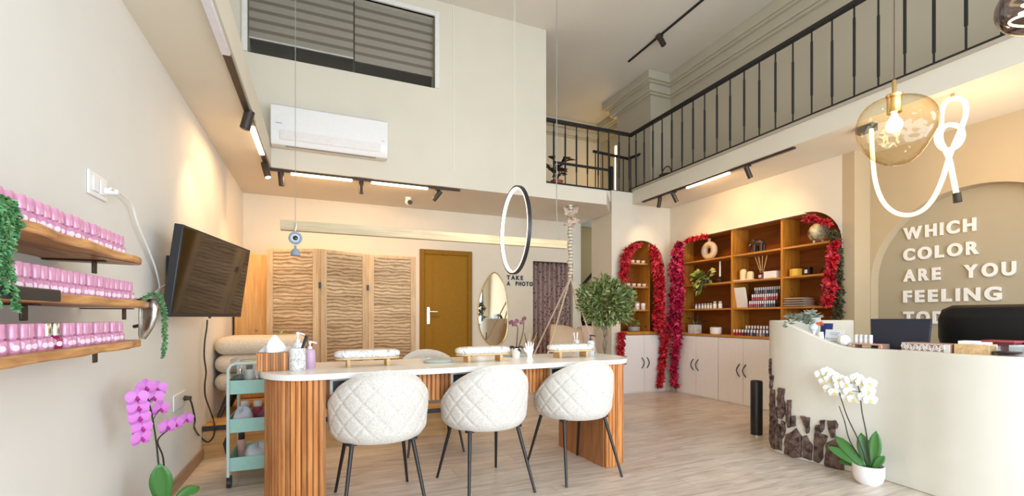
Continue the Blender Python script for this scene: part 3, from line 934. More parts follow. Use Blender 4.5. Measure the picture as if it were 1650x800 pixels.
# apron with slats between the pedestals
ap = MB(); sl = MB()
x0, x1, ya = -HL + 0.33, HL - 0.33, -HW + 0.14
ap.box(x0, x1, ya + 0.006, ya + 0.03, 0.575, 0.757)
n = 66
for i in range(n):
    xa = x0 + (x1 - x0) * i / n; xb = x0 + (x1 - x0) * (i + 1) / n; g = (xb - xa) * 0.08
    ring = [(xa + g, ya + 0.006), (xb - g, ya + 0.006), (xb - g, ya - 0.004), (xb - 3 * g, ya - 0.009), (xa + 3 * g, ya - 0.009), (xa + g, ya - 0.004)]
    sl.loft([[(p[0], p[1], 0.576) for p in ring], [(p[0], p[1], 0.756) for p in ring]])
c = obj('apron', ap, PANELW, tbl, smooth=False)
obj('slats', sl, SLATW, c, smooth=False)
for px in (547, 738, 898):
    q = onY(px, 622, TB[1] + ya)
    lx = (q.x - TB[0]) * math.cos(TROT) + (q.y - TB[1]) * math.sin(TROT)
    v = MB(); v.slab([(lx - 0.055, 0.655), (lx + 0.075, 0.655), (lx + 0.075, 0.745), (lx - 0.055, 0.745)], [[(lx - 0.04, 0.668), (lx - 0.04, 0.732), (lx + 0.06, 0.732), (lx + 0.06, 0.668)]], XZ(0), ya - 0.018, ya - 0.009)
    vo = obj('vent_frame', v, TRIMW, tbl, smooth=False); vo['label'] = 'white framed dark vent opening'
    obj('vent_opening', MB().box(lx - 0.04, lx + 0.06, ya - 0.012, ya - 0.009, 0.668, 0.732), BLACKP, vo)

# ================================================================== QUILTED CHAIRS
def chair_meshes():
    A, B = 0.282, 0.285
    pm = R(120); nphi, nz = 150, 60
    zb = 0.405
    def rad(z):
        t = (z - zb) / 0.41
        if t < 0.18:
            u = t / 0.18
            return 0.82 + 0.14 * math.sin(u * PI / 2) ** 0.7
        return 0.96 + 0.05 * math.sin((t - 0.18) / 0.82 * PI * 0.75) - 0.07 * max(0, t - 0.55) ** 1.3
    def ztop(phi):
        a = abs(phi) / pm
        return 0.475 + 0.325 * max(0.0, math.cos(a * PI / 2)) ** 0.85
    rows = []
    s = 0.118
    outer = []; inner = []
    for i in range(nphi + 1):
        phi = -pm + 2 * pm * i / nphi
        zt2 = ztop(phi)
        co = []; ci = []
        for j in range(nz + 1):
            t = j / nz
            z = zb + (zt2 - zb) * t
            r_ = rad(z)
            u = phi * 0.27; 
            e1 = ((u * 1.0 + z * 0.92) / s) % 1.0; e2 = ((u * 1.0 - z * 0.92) / s) % 1.0
            d1 = min(e1, 1 - e1) * s; d2 = min(e2, 1 - e2) * s
            edge = min(1.0, t * 5, (1 - t) * 7)
            q = 0.008 * (1 - math.exp(-(d1 / 0.007) ** 1.5)) * (1 - math.exp(-(d2 / 0.007) ** 1.5)) * max(0.15, edge)
            roll = 0.016 * (1 - min(1, (1 - t) / 0.10)) ** 2
            ro = r_ + (q - roll) / 0.28
            co.append(Vector((A * ro * math.sin(phi), -B * ro * math.cos(phi), z)))
            zi = max(z, zb)
            ri = r_ - 0.16 + roll / 0.28
            ci.append(Vector((A * ri * math.sin(phi), -B * ri * math.cos(phi), zi)))
        outer.append(co); inner.append(ci)
    m = MB()
    rings = []
    for co, ci in zip(outer, inner):
        top = (co[-1] + ci[-1]) / 2 + Vector((0, 0, 0.012))
        rings.append(co + [top] + ci[::-1])
    m.loft(rings, True, True)
    seat = MB()
    prof = [(0.16, 0.395), (0.205, 0.402), (0.232, 0.42), (0.245, 0.452), (0.238, 0.480), (0.20, 0.495), (0.10, 0.502), (0.002, 0.503)]
    n = 40; rs = []
    for r_, z in prof:
        ring = []
        for j in range(n):
            a = 2 * PI * j / n
            x, y = r_ * math.cos(a), r_ * math.sin(a)
            if y > 0: y *= 1.14
            ring.append((x, y + 0.0, z))
        rs.append(ring)
    seat.loft(rs)
    legs = []
    for sx in (-1, 1):
        for sy in (-1, 1):
            top = Vector((sx * 0.165, sy * 0.15, 0.41)); bot = Vector((sx * 0.225, sy * 0.275 + 0.0, 0.0))
            l = MB().tube([top + (top - bot) * 0.02, bot], [0.0125, 0.0085], 10)
            l.cyl((top.x, top.y, 0.398), (top.x, top.y, 0.41), 0.03, n=12)
            legs.append(l)
    fr_ = MB(); fr_.tube([(-0.165, -0.15, 0.404), (0.165, 0.15, 0.404)], 0.01, 6); fr_.tube([(0.165, -0.15, 0.404), (-0.165, 0.15, 0.404)], 0.01, 6)
    return m, seat, legs, fr_
cm = chair_meshes()
def make_chair(label, loc, rz, group):
    t = thing('quilted_chair', label, 'chair', loc, rz, group)
    obj('backrest', cm[0], BOUCLE, t, angle=60)
    obj('seat', cm[1], SEATF, t, angle=70)
    for l in cm[2]:
        obj('leg', l, BLACK, t)
    obj('leg_frame', cm[3], BLACK, t)
    return t
G = 'quilted chairs round the manicure table'
ch0 = make_chair('white quilted tub chair nearest the left slatted pedestal, its back to the viewer', (0.315, 2.81, 0), R(2), G)
dup(ch0, (0.985, 2.84, 0), R(6), 'white quilted tub chair in the middle of the three at the table front', G)
dup(ch0, (1.672, 2.875, 0), R(3), 'white quilted tub chair nearest the right slatted pedestal, its back to the viewer', G)
dup(ch0, (0.86, 3.88, 0), R(178), 'quilted tub chair on the far side of the table, only its top edge showing', G)

# ================================================================== FOLDING SCREEN
scr = thing('folding_screen', 'three-panel pale wood folding screen with louvred panels behind the table', 'screen', (0, 0, 0.2505))
SP = [((-0.515, 5.285), (-0.022, 5.092)), ((-0.008, 5.094), (0.470, 5.33)), ((0.482, 5.33), (1.015, 5.345))]
for i, (a, b) in enumerate(SP):
    L = math.hypot(b[0] - a[0], b[1] - a[1]); H_ = 1.555
    M = Matrix.Translation((a[0], a[1], 0)) @ Matrix.Rotation(math.atan2(b[1] - a[1], b[0] - a[0]), 4, 'Z')
    f = MB(); st = 0.062
    f.box(0, st, -0.014, 0.014, 0, H_, M); f.box(L - st, L, -0.014, 0.014, 0, H_, M)
    f.box(st, L - st, -0.014, 0.014, H_ - 0.035, H_, M); f.box(st, L - st, -0.014, 0.014, 0.02, 0.07, M)
    pn = obj('panel_frame', f, SCRF, scr, bevel=0.003)
    sl = MB(); z = 0.07; q = random.Random(i + 3); n = 25
    hh = (H_ - 0.105) / n
    for k in range(n):
        z0 = 0.07 + k * hh; z1 = z0 + hh
        sl.loft([[M @ Vector((st, y, zz)) for y, zz in ((0.010, z0), (0.014, z0), (-0.006, z1), (-0.010, z1))],
                 [M @ Vector((L - st, y, zz)) for y, zz in ((0.010, z0), (0.014, z0), (-0.006, z1), (-0.010, z1))]])
    obj('louvres', sl, SCRL, pn, smooth=False)
for (x, y) in ((-0.015, 5.072), (0.476, 5.308)):
    for z in (1.15, 0.25):
        obj('hinge', MB().box(x - 0.012, x + 0.012, y - 0.006, y + 0.006, z, z + 0.06), BLACK, scr)

# tall cupboard behind the television
t = thing('pine_cupboard', 'tall plain pine cupboard in the back left corner behind the television', 'cupboard', (-0.60, 5.68, 0.2505))
obj('cupboard_body', MB().box(-0.235, 0.085, -0.20, 0.24, 0, 1.52), CUPW, t, bevel=0.004)
obj('door', MB().box(-0.23, 0.08, -0.216, -0.201, 0.01, 1.51), CUPW, t, bevel=0.003)
obj('knob', MB().sph((-0.03, -0.222, 0.72), 0.012), BRASS, t)

# ================================================================== ARMCHAIR ON THE PLATFORM
t = thing('boucle_armchair', 'cream boucle armchair of three stacked rolls with splayed dark legs on the platform', 'armchair', (-0.49, 4.80, 0.2505))
for i in range(3):
    m = MB(); z0 = 0.215 + i * 0.155; rr_ = 0.078
    prof = []
    for k in range(13):
        a = -PI / 2 + PI * k / 12
        prof.append((math.cos(a) * rr_, z0 + rr_ + math.sin(a) * rr_))
    def ringpath(r_, z, hx=0.355, hy=0.30, cr=0.10):
        out = []
        for cx_, cy_, a0 in ((hx - cr, hy - cr, 0), (-hx + cr, hy - cr, 90), (-hx + cr, -hy + cr, 180), (hx - cr, -hy + cr, 270)):
            for k in range(7):
                a = R(a0 + 15 * k)
                out.append((cx_ + (cr + r_ - rr_) * math.cos(a), cy_ + (cr + r_ - rr_) * math.sin(a), z))
        return out
    m.loft([ringpath(r_, z) for r_, z in prof])
    obj('cushion_roll', m, BOUCLE2, t, angle=70)
for sx in (-1, 1):
    for sy in (-1, 1):
        obj('leg', MB().tube([(sx * 0.23, sy * 0.2, 0.225), (sx * 0.315, sy * 0.27, 0.0)], [0.028, 0.017], 8), DARKBR, t)
pl = thing('trailing_plant', 'small yellow-green spiky plant tuft on top of the boucle armchair rolls', 'plant', (-0.36, 4.86, 0.94))
m = MB(); q = random.Random(5)
for i in range(16):
    a = q.uniform(0, 2 * PI)
    m.leaf((0, 0, 0.003), (math.cos(a), math.sin(a), q.uniform(0.15, 0.6)), (0, 0, 1), q.uniform(0.06, 0.12), 0.012, 0.2, 0.2)
obj('leaves', m, LEAFPOTH, pl)

# ================================================================== TROLLEY
t = thing('rolling_trolley', 'mint green three-tier rolling trolley beside the table end', 'trolley', (-0.40, 3.60, 0), R(0))
X0, X1, Y0, Y1 = -0.165, 0.125, -0.175, 0.215
def tray(z0, z1):
    m = MB()
    o = [(X0, Y0), (X1, Y0), (X1, Y1), (X0, Y1)]
    m.slab(o, [[(X0 + .006, Y0 + .006), (X0 + .006, Y1 - .006), (X1 - .006, Y1 - .006), (X1 - .006, Y0 + .006)]], UP, z0, z1)
    m.box(X0 + .006, X1 - .006, Y0 + .006, Y1 - .006, z0, z0 + 0.006)
    return m
TZ = (0.10, 0.35, 0.60)
for z in TZ:
    obj('tray', tray(z, z + 0.09), MINT, t, bevel=0.003)
for y in (Y0 - 0.008, Y1 + 0.008):
    m = MB(); zh = 0.80
    m.tube([(X0 + 0.01, y, 0.07), (X0 + 0.01, y, zh - 0.04), (X0 + 0.025, y, zh - 0.01), (X0 + 0.05, y, zh), (X1 - 0.05, y, zh), (X1 - 0.025, y, zh - 0.01), (X1 - 0.01, y, zh - 0.04), (X1 - 0.01, y, 0.07)], 0.010, 10)
    obj('tube_frame', m, plain('pale_mint_tube', (0.55, 0.66, 0.61), 0.35), t)
for x in (X0 + 0.015, X1 - 0.015):
    for y in (Y0, Y1):
        m = MB(); m.cyl((x - 0.012, y, 0.032), (x + 0.012, y, 0.032), 0.032, n=18); m.box(x - 0.015, x + 0.015, y - 0.012, y + 0.012, 0.04, 0.075)
        obj('caster', m, BLACKP, t)
TX, TY = -0.40, 3.60
def on_trolley(name, label, cat, x, y, tier, build, mats=None):
    th = thing(name, label, cat, (TX + x, TY + y, TZ[tier] + 0.0065))
    for part, mb, m in build:
        obj(part, mb, m, th)
    return th
def jar_parts(r, h, mb_m, lid_m, lid=0.25):
    return [('jar_body', MB().lathe([(r * 0.95, 0), (r, h * 0.05), (r, h * (1 - lid)), (r * 0.7, h * (1 - lid) + 0.002)], n=16), mb_m),
            ('lid', MB().lathe([(r * 0.75, h * (1 - lid)), (r * 0.8, h * (1 - lid) + 0.002), (r * 0.8, h), (r * 0.7, h + 0.001)], n=16), lid_m)]
PLUM = plain('plum_plastic', (0.20, 0.06, 0.12), 0.35)
on_trolley('clear_case', 'clear plastic case of tools on the top trolley tray', 'case', -0.06, -0.02, 2,
           [('case_shell', MB().slab([(-0.09, -0.12), (0.10, -0.12), (0.10, 0.12), (-0.09, 0.12)], [[(-0.086, -0.116), (-0.086, 0.116), (0.096, 0.116), (0.096, -0.116)]], UP, 0, 0.21), CLEAR),
            ('case_lid', MB().box(-0.092, 0.102, -0.122, 0.122, 0.211, 0.218), CLEAR)])
for i, (x, y, r, h, mt, lt, lb) in enumerate([(-0.10, -0.09, 0.022, 0.15, BLACKP, CHROME, 'black tool bottle inside the clear case on the trolley'),
                                           (-0.05, -0.06, 0.026, 0.19, WHITE, BLACKP, 'white tub with black lid inside the clear trolley case'),
                                           (0.00, -0.095, 0.02, 0.14, ROSE, WHITE, 'rose pot with white lid inside the clear trolley case')]):
    on_trolley('tool_bottle', lb, 'bottle', x, y, 2, jar_parts(r, h, mt, lt), None)
on_trolley('paper_bag', 'black paper bag standing at the right of the top trolley tray', 'bag', 0.085, -0.10, 2,
           [('bag_body', MB().loft([[(-0.028, -0.06, 0), (0.028, -0.06, 0), (0.028, 0.06, 0), (-0.028, 0.06, 0)], [(-0.034, -0.07, 0.17), (0.034, -0.07, 0.17), (0.034, 0.07, 0.17), (-0.034, 0.07, 0.17)]]), BLACKP)])
q = random.Random(8)
def cloth_heap(rx, ry, h, seed):
    m = MB(); rg = random.Random(seed); n = 16; rings = []
    for i in range(7):
        t_ = i / 6; ring = []
        for j in range(n):
            a = 2 * PI * j / n
            w_ = 1 + 0.16 * math.sin(3 * a + seed) + rg.uniform(-0.06, 0.06)
            r_ = math.cos(t_ * PI / 2) ** 0.6 + 0.02
            ring.append((rx * r_ * w_ * math.cos(a), ry * r_ * w_ * math.sin(a), h * math.sin(t_ * PI / 2) * (1 + 0.15 * math.sin(2 * a + seed))))
        rings.append(ring)
    return m.loft(rings)
on_trolley('folded_towel', 'crumpled pale grey towel on the middle trolley tray', 'towel', -0.09, -0.06, 1, [('cloth', cloth_heap(0.06, 0.09, 0.13, 2), plain('pale_grey_cloth', (0.56, 0.57, 0.62), 0.9))], None)
on_trolley('wash_bag', 'plum cosmetic bag on the middle trolley tray', 'bag', 0.05, -0.05, 1, [('cloth', cloth_heap(0.06, 0.10, 0.12, 5), PLUM)], None)
on_trolley('folded_towel', 'white cloth heap on the bottom trolley tray', 'towel', 0.0, -0.03, 0, [('cloth', cloth_heap(0.10, 0.11, 0.12, 7), plain('bluish_white_cloth', (0.66, 0.68, 0.74), 0.9))], None)
for i, (x, lb) in enumerate([(-0.125, 'pink polish remover bottle with black cap at the left of the bottom trolley tray'), (0.10, 'pink polish remover bottle with black cap at the right of the bottom trolley tray')]):
    on_trolley('remover_bottle', lb, 'bottle', x, 0.14, 0, jar_parts(0.026, 0.17, plain('peach_liquid', (0.66, 0.36, 0.30), 0.2), BLACKP), None)
for i, (x, y, mt, lb) in enumerate([(-0.02, 0.10, REDDISH, 'dark red jar on the middle trolley tray'), (0.08, 0.13, LILAC, 'lilac jar on the middle trolley tray'), (-0.10, 0.12, ORANGE, 'orange jar at the back of the middle trolley tray')]):
    on_trolley('product_jar', lb, 'jar', x, y, 1, jar_parts(0.034, 0.15, mt, WHITE), None)
hd = MB().tube([(-0.175, -0.10, 0.36 - 0.10), (-0.19, -0.10, 0.30 - 0.10), (-0.185, -0.09, 0.22 - 0.10)], 0.012, 8)
th = thing('hair_clip', 'black hair clip hanging on the left side of the trolley', 'clip', (TX, TY, 0.0))
obj('clip_body', MB().tube([(X0 - 0.014, -0.06, 0.19), (X0 - 0.03, -0.06, 0.26), (X0 - 0.014, -0.06, 0.30)], 0.011, 8), BLACKP, th)

# ================================================================== THINGS ON THE TABLE
def tl(x, y):
    return x, y, 0.79
# tissue box
t = thing('tissue_box', 'slatted wood tissue box with a white tissue at the table left end', 'tissue box', (-0.265, 3.03, 0.79), R(2))
bx_ = MB(); bx_.box(-0.075, 0.075, -0.065, 0.065, 0.0, 0.105)
obj('box_body', bx_, PANELW, t, bevel=0.003)
sl = MB()
for i in range(11):
    x = -0.072 + i * 0.0131
    sl.box(x, x + 0.0105, -0.070, -0.0655, 0.001, 0.104); sl.box(x, x + 0.0105, 0.0655, 0.070, 0.001, 0.104)
for i in range(9):
    y = -0.062 + i * 0.0138
    sl.box(0.0755, 0.080, y, y + 0.011, 0.001, 0.104); sl.box(-0.080, -0.0755, y, y + 0.011, 0.001, 0.104)
obj('slats', sl, SLATW, t, smooth=False)
ts = MB(); rings = []
for i in range(9):
    u = i / 8; ring = []
    for j in range(20):
        a = 2 * PI * j / 20
        r_ = (0.055 - 0.05 * u) * (1 + 0.3 * math.sin(3 * a + u * 4) * (1 - 0.3 * u))
        ring.append((r_ * math.cos(a) * 1.2 + 0.012 * u, r_ * math.sin(a) * 0.8, 0.106 + 0.10 * u ** 0.8))
    rings.append(ring)
ts.loft(rings)
obj('tissue', ts, plain('tissue_paper', (0.86, 0.86, 0.87), 0.9), t)

def pump(name, label, loc, r, h, bm, pm, cat='bottle'):
    t = thing(name, label, cat, loc, R(-20))
    obj('bottle_body', MB().lathe([(r * 0.9, 0), (r, 0.005), (r, h * 0.62), (r * 0.85, h * 0.68), (r * 0.35, h * 0.72)], n=20), bm, t)
    m = MB(); m.cyl((0, 0, h * 0.70), (0, 0, h * 0.80), r * 0.42); m.cyl((0, 0, h * 0.80), (0, 0, h * 0.93), r * 0.14)
    m.tube([(0, 0, h * 0.95), (r * 0.6, 0, h * 0.96), (r * 1.25, 0, h * 0.92)], r * 0.17, 8)
    m.cyl((0, 0, h * 0.92), (0, 0, h), r * 0.3)
    obj('pump', m, pm, t)
    return t
pump('pump_bottle', 'white pump bottle behind the marbled brush jar on the table left end', (-0.135, 3.10, 0.79), 0.034, 0.22, WHITE, WHITE)
pump('pump_bottle', 'lilac pump bottle with white nozzle right of the marbled brush jar', (-0.065, 3.06, 0.79), 0.032, 0.165, LILAC, WHITE)
pump('pump_bottle', 'pale blue labelled pump bottle with black nozzle at the table right end', (2.09, 3.29, 0.79), 0.031, 0.165, plain('pale_blue_bottle', (0.55, 0.62, 0.68), 0.3), BLACKP)
t = thing('brush_jar', 'marbled white brush jar with a black brush beside the tissue box', 'jar', (-0.13, 2.965, 0.79))
obj('jar_body', MB().lathe([(0.043, 0), (0.046, 0.01), (0.044, 0.13), (0.040, 0.13), (0.040, 0.01), (0.002, 0.01)], n=24), MARBLE, t)
obj('brush', MB().tube([(0, 0, 0.012), (0.022, -0.01, 0.12), (0.05, -0.01, 0.20)], [0.007, 0.007, 0.010], 8), BLACKP, t)
obj('brush', MB().tube([(-0.01, 0, 0.012), (-0.005, 0.015, 0.12), (0.0, 0.02, 0.17)], [0.005, 0.005, 0.006], 8), WHITE, t)
t = thing('white_carton', 'small white carton behind the tissue box', 'box', (-0.19, 3.17, 0.79))
obj('carton', MB().box(-0.045, 0.045, -0.03, 0.03, 0, 0.13), WHITE, t, bevel=0.002)

def armrest(label, loc, rz):
    t = thing('hand_rest', label, 'hand rest', loc, rz, 'marbled hand rests on the table')
    hl, hw = 0.205, 0.07
    def st(k, z):
        return [(p[0], p[1], z) for p in stadium(hl * k + hw * (k - 1) * 0, hw * k, 10)]
    m = MB(); m.loft([st(0.93, 0.058), st(0.99, 0.068), st(1.0, 0.082), st(0.97, 0.094), st(0.86, 0.102), st(0.6, 0.105)])
    obj('cushion', m, MARBLE, t, angle=70)
    b = MB(); b.slab(stadium(hl * 0.97, hw * 0.97, 10), [], UP, 0.047, 0.058)
    obj('board', b, BAMBOO, t)
    for s_ in (-1, 1):
        obj('leg', MB().box(s_ * 0.12 - 0.011, s_ * 0.12 + 0.011, -0.05, 0.05, 0.0, 0.047), BAMBOO, t, bevel=0.002)
    return t
ar0 = armrest('marbled hand rest on wooden stand in front of the louvred screen, leftmost of three', (0.275, 3.06, 0.79), R(3))
dup(ar0, (1.055, 3.06, 0.79), R(2), 'marbled hand rest on wooden stand in the middle of the table')
dup(ar0, (1.80, 3.12, 0.79), R(2), 'marbled hand rest on wooden stand nearest the small tree')
def pad(label, loc):
    t = thing('hand_pad', label, 'pad', loc, R(4), 'oval grey pads on the table')
    m = MB(); rings = []
    for r_, z in ((0.95, 0), (1.0, 0.006), (0.98, 0.014), (0.8, 0.022), (0.4, 0.026)):
        rings.append([(0.105 * r_ * math.cos(2 * PI * j / 28), 0.07 * r_ * math.sin(2 * PI * j / 28), z) for j in range(28)])
    obj('pad_body', m.loft(rings), GREYPAD, t, angle=70)
    return t
pd = pad('oval grey-green pad between the left and middle hand rests', (0.745, 3.10, 0.79))
dup(pd, (1.43, 3.36, 0.79), R(0), 'flat oval grey pad beside the white hand-shaped brush holder')

# hand-shaped brush holders: an open white hand standing on its wrist
def hand_holder(label, loc, rz, sc_=1.0, tools=True):
    t = thing('hand_brush_holder', label, 'brush holder', loc, rz)
    m = MB()
    m.loft([[(r_ * a * math.cos(2 * PI * j / 20), r_ * b * math.sin(2 * PI * j / 20), z) for j in range(20)] for r_, a, b, z in
            ((0.034, 1, 0.85, 0), (0.034, 1, 0.85, 0.006), (0.024, 1, 0.8, 0.02), (0.020, 1.05, 0.8, 0.05), (0.026, 1.2, 0.62, 0.075), (0.032, 1.15, 0.5, 0.10), (0.031, 1.1, 0.42, 0.118), (0.024, 1.2, 0.36, 0.128))])
    for x, L, ln in ((-0.028, 0.045, -0.20), (-0.010, 0.058, -0.07), (0.009, 0.054, 0.06), (0.026, 0.040, 0.20)):
        b = Vector((x, 0, 0.115)); d = Vector((ln, 0, 1)).normalized()
        m.tube([b, b + d * L * 0.45 + Vector((0, -0.001, 0)), b + d * L * 0.78 + Vector((0, -0.006, 0)), b + d * L + Vector((0, -0.013, 0))], [0.0085, 0.0078, 0.0068, 0.0045], 9)
    m.tube([(-0.022, 0, 0.075), (-0.044, -0.004, 0.095), (-0.052, -0.012, 0.115)], [0.010, 0.0085, 0.006], 9)
    for v_i in range(len(m.v)):
        m.v[v_i] = tuple(c_ * sc_ for c_ in m.v[v_i])
    obj('hand', m, WHITEG, t, angle=60)
    if tools:
        for i, (x, tilt) in enumerate(((-0.02, -0.12), (0.0, 0.02), (0.018, 0.1), (0.03, 0.2))):
            obj('brush', MB().tube([(x * sc_, 0.012, 0.10 * sc_), ((x + tilt * 0.05) * sc_, 0.014, 0.17 * sc_), ((x + tilt * 0.2) * sc_, 0.014, 0.25 * sc_)], [0.003, 0.0035, 0.002], 6), (BLACKP, ROSE, BLACKP, BRASS)[i], t)
    return t
hand_holder('white hand-shaped brush holder full of brushes on the table right of the middle', (1.375, 2.97, 0.79), R(-15), 0.80)
t = thing('brush_vase', 'small white vase of brushes behind the right hand rest', 'vase', (1.95, 3.29, 0.79))
obj('vase_body', MB().lathe([(0.028, 0), (0.034, 0.02), (0.036, 0.06), (0.024, 0.10), (0.026, 0.125), (0.022, 0.125), (0.018, 0.10), (0.002, 0.02)], n=22), MARBLE, t)
for x, y in ((-0.012, 0.0), (0.01, 0.006), (0.0, -0.008)):
    obj('brush', MB().tube([(x * 0.5, y * 0.5, 0.03), (x, y, 0.12), (x * 2, y * 2, 0.185)], [0.003, 0.003, 0.004], 6), WHITE, t)

# small dark orchid on the table
def orchid(name, label, loc, pot, potm, stems, petm, lipm, leaves, fl_size, stemm, soil=True):
    """stems: list of (points, [(flower point, facing)])"""
    t = thing(name, label, 'orchid', loc)
    obj('pot', MB().lathe(pot, n=28), potm, t)
    pr = max(p[0] for p in pot); ph = max(p[1] for p in pot)
    if soil:
        obj('soil', MB().lathe([(pr * 0.86, ph * 0.80), (pr * 0.86, ph * 0.86), (pr * 0.4, ph * 0.9), (0.002, ph * 0.9)], n=20), SOIL, t)
    for pts, fls in stems:
        sm = MB(); pp = smooth_path(pts, 5); sm.tube(pp, [0.0045 - 0.002 * i / len(pp) for i in range(len(pp))], 7)
        for fp, fd in fls:
            fp = Vector(fp); near = min(pp, key=lambda v: (v - fp).length)
            sm.tube([near, near.lerp(fp, 0.6) + Vector((0, 0, 0.006)), fp], 0.0018, 5)
        so = obj('flower_stem', sm, stemm, t)
        for fp, fd in fls:
            fp = Vector(fp); fd = Vector(fd).normalized()
            fm = MB(); S_ = fl_size
            upv = (Vector((0, 0, 1)) - fd * fd.z).normalized(); sd = fd.cross(upv).normalized()
            fm.mat(0)
            def petal(ang, L, W, off, cup):
                d = (upv * math.cos(R(ang)) + sd * math.sin(R(ang))); s2 = fd.cross(d)
                rows = []
                for k, wv in ((0, 0.16), (0.25, 0.75), (0.55, 1.0), (0.82, 0.72), (1.0, 0.18)):
                    c_ = fp + d * L * k + fd * (off + cup * k * k * L)
                    rows.append([c_ - s2 * W * wv / 2 - fd * 0.10 * W * wv, c_ + fd * 0.02 * W, c_ + s2 * W * wv / 2 - fd * 0.10 * W * wv])
                vv = [p for r_ in rows for p in r_]; ff = []
                for a in range(4):
                    for b in range(2):
                        ff.append((a * 3 + b, a * 3 + b + 1, a * 3 + b + 4, a * 3 + b + 3))
                fm.add(vv, ff)
            for a in (0, 125, -125):
                petal(a, S_ * 0.5, S_ * 0.36, 0.0, -0.1)
            for a in (72, -72):
                petal(a, S_ * 0.52, S_ * 0.60, 0.003, -0.05)
            fo = obj('flower', fm, petm, so, angle=80)
            lm = MB(); lm.sph(fp + fd * S_ * 0.06 - upv * S_ * 0.03, S_ * 0.07, S_ * 0.07, S_ * 0.11, 8, 6)
            lm.leaf(fp + fd * S_ * 0.04, (fd * 0.7 - upv).normalized(), fd, S_ * 0.28, S_ * 0.22, 0.3)
            obj('flower_lip', lm, lipm, so)
    for base, d, L, W, arch in leaves:
        lf = MB(); d = Vector(d).normalized(); n_ = 9; rows = []
        base = Vector(base)
        look = Vector((loc[0], loc[1], 0)).normalized()
        sd = (d.cross(Vector((0, 0, 1))) * 0.5 + d.cross(-look) * 1.0).normalized()
        sd = (sd - d * sd.dot(d)).normalized()
        for i in range(n_ + 1):
            u = i / n_
            wv = W * (0.35 + 0.65 * math.sin(min(1, u * 1.35) * PI / 2)) * (1 - u ** 5) + 0.002
            c_ = base + d * L * u - Vector((0, 0, 1)) * arch * L * u * u
            up = sd.cross(d).normalized()
            rows.append([c_ - sd * wv / 2 + up * wv * 0.14, c_ - sd * wv / 4 + up * wv * 0.04, c_, c_ + sd * wv / 4 + up * wv * 0.04, c_ + sd * wv / 2 + up * wv * 0.14])
        top = [p for r_ in rows for p in r_]
        ff = []
        for a in range(n_):
            for b in range(4):
                ff.append((a * 5 + b, a * 5 + b + 1, a * 5 + b + 6, a * 5 + b + 5))
        lf.add(top, ff)
        lo = obj('leaf', lf, LEAFDEEP if leafmat_cur[0] is None else leafmat_cur[0], t, angle=80)
        sl_ = lo.modifiers.new('thickness', 'SOLIDIFY'); sl_.thickness = 0.003
    return t
lips = {}; leafmat_cur = [None]
leafmat_cur[0] = LEAFDARK
q = Vector((1.385, 3.24, 0.79))
sp = [([(0, 0, 0.05), (0.01, 0, 0.16), (0.012, 0, 0.24), (-0.035, 0.0, 0.29)], [((-0.02, -0.012, 0.255), (-0.3, -1, 0)), ((-0.045, -0.01, 0.27), (-0.6, -1, 0)), ((0.0, -0.012, 0.28), (0.1, -1, 0.1))]),
      ([(0.01, 0, 0.05), (0.05, 0, 0.16), (0.065, 0, 0.25), (0.05, 0, 0.31)], [((0.045, -0.012, 0.27), (-0.2, -1, 0)), ((0.066, -0.012, 0.30), (0.4, -1, 0))])]
orchid('potted_orchid', 'small dark orchid in white pot on the table in front of the mirror', q, [(0.028, 0), (0.036, 0.07), (0.038, 0.075), (0.034, 0.075), (0.03, 0.06)], WHITEG, sp,
       leafmat('dusky_petals', [(0, (0.05, 0.012, 0.02)), (1, (0.15, 0.05, 0.05))]), LIPP,
       [((0.01, 0, 0.07), (0.8, -0.3, 0.7), 0.11, 0.03, 0.9), ((-0.01, 0, 0.07), (-0.8, -0.2, 0.6), 0.11, 0.03, 0.8), ((0, 0, 0.07), (0.2, -1, 0.4), 0.08, 0.03, 0.7), ((0, 0, 0.07), (-0.6, -0.7, 0.8), 0.09, 0.028, 0.7)], 0.042, STEM)
leafmat_cur[0] = None

# ================================================================== SMALL TREE BEHIND THE TABLE
tc = onY(977, 487, 3.85)
t = thing('potted_olive_tree', 'small bushy olive-like tree with twisted trunk behind the table right end', 'tree', (tc.x, tc.y, 0))
obj('pot', MB().lathe([(0.12, 0), (0.15, 0.28), (0.155, 0.30), (0.14, 0.30), (0.13, 0.26), (0.002, 0.26)], n=28), plain('grey_planter', (0.30, 0.29, 0.27), 0.7), t)
tr = MB()
for k in range(2):
    tr.tube([(0.016 * math.cos(a * 0.9 + k * PI) + 0.012 * math.sin(a * 0.35), 0.016 * math.sin(a * 0.9 + k * PI), 0.255 + a * 0.042) for a in range(0, 21)], [0.017 - 0.0003 * a for a in range(21)], 8)
q = random.Random(11)
for i in range(14):
    a = q.uniform(0, 2 * PI); e = q.uniform(0.1, 1.2)
    tip = Vector((0.24 * math.cos(a) * math.cos(e), 0.24 * math.sin(a) * math.cos(e), 1.12 + 0.3 * math.sin(e)))
    tr.tube([(0, 0, 1.02), Vector((0, 0, 1.08)).lerp(tip, 0.5), tip], [0.008, 0.005, 0.003], 5)
obj('trunk', tr, TRUNK, t)
lf = MB()
cz = tc.z
for i in range(2300):
    d = rv(q); rad_ = q.random() ** 0.40
    sc3 = Vector((0.335, 0.30, 0.262)) * (0.86 + 0.16 * math.sin(5 * d.x + 3 * d.z) * math.cos(4 * d.y + 1))
    p = Vector((d.x * sc3.x, d.y * sc3.y, d.z * sc3.z)) * rad_ + Vector((0, 0, cz))
    dd = (d + rv(q) * 0.8 + Vector((0, 0, 0.05))).normalized()
    lf.leaf(p, dd, rv(q), q.uniform(0.045, 0.08), q.uniform(0.017, 0.027), 0.2, 0.15)
obj('foliage', lf, LEAFGREEN, t, smooth=False)
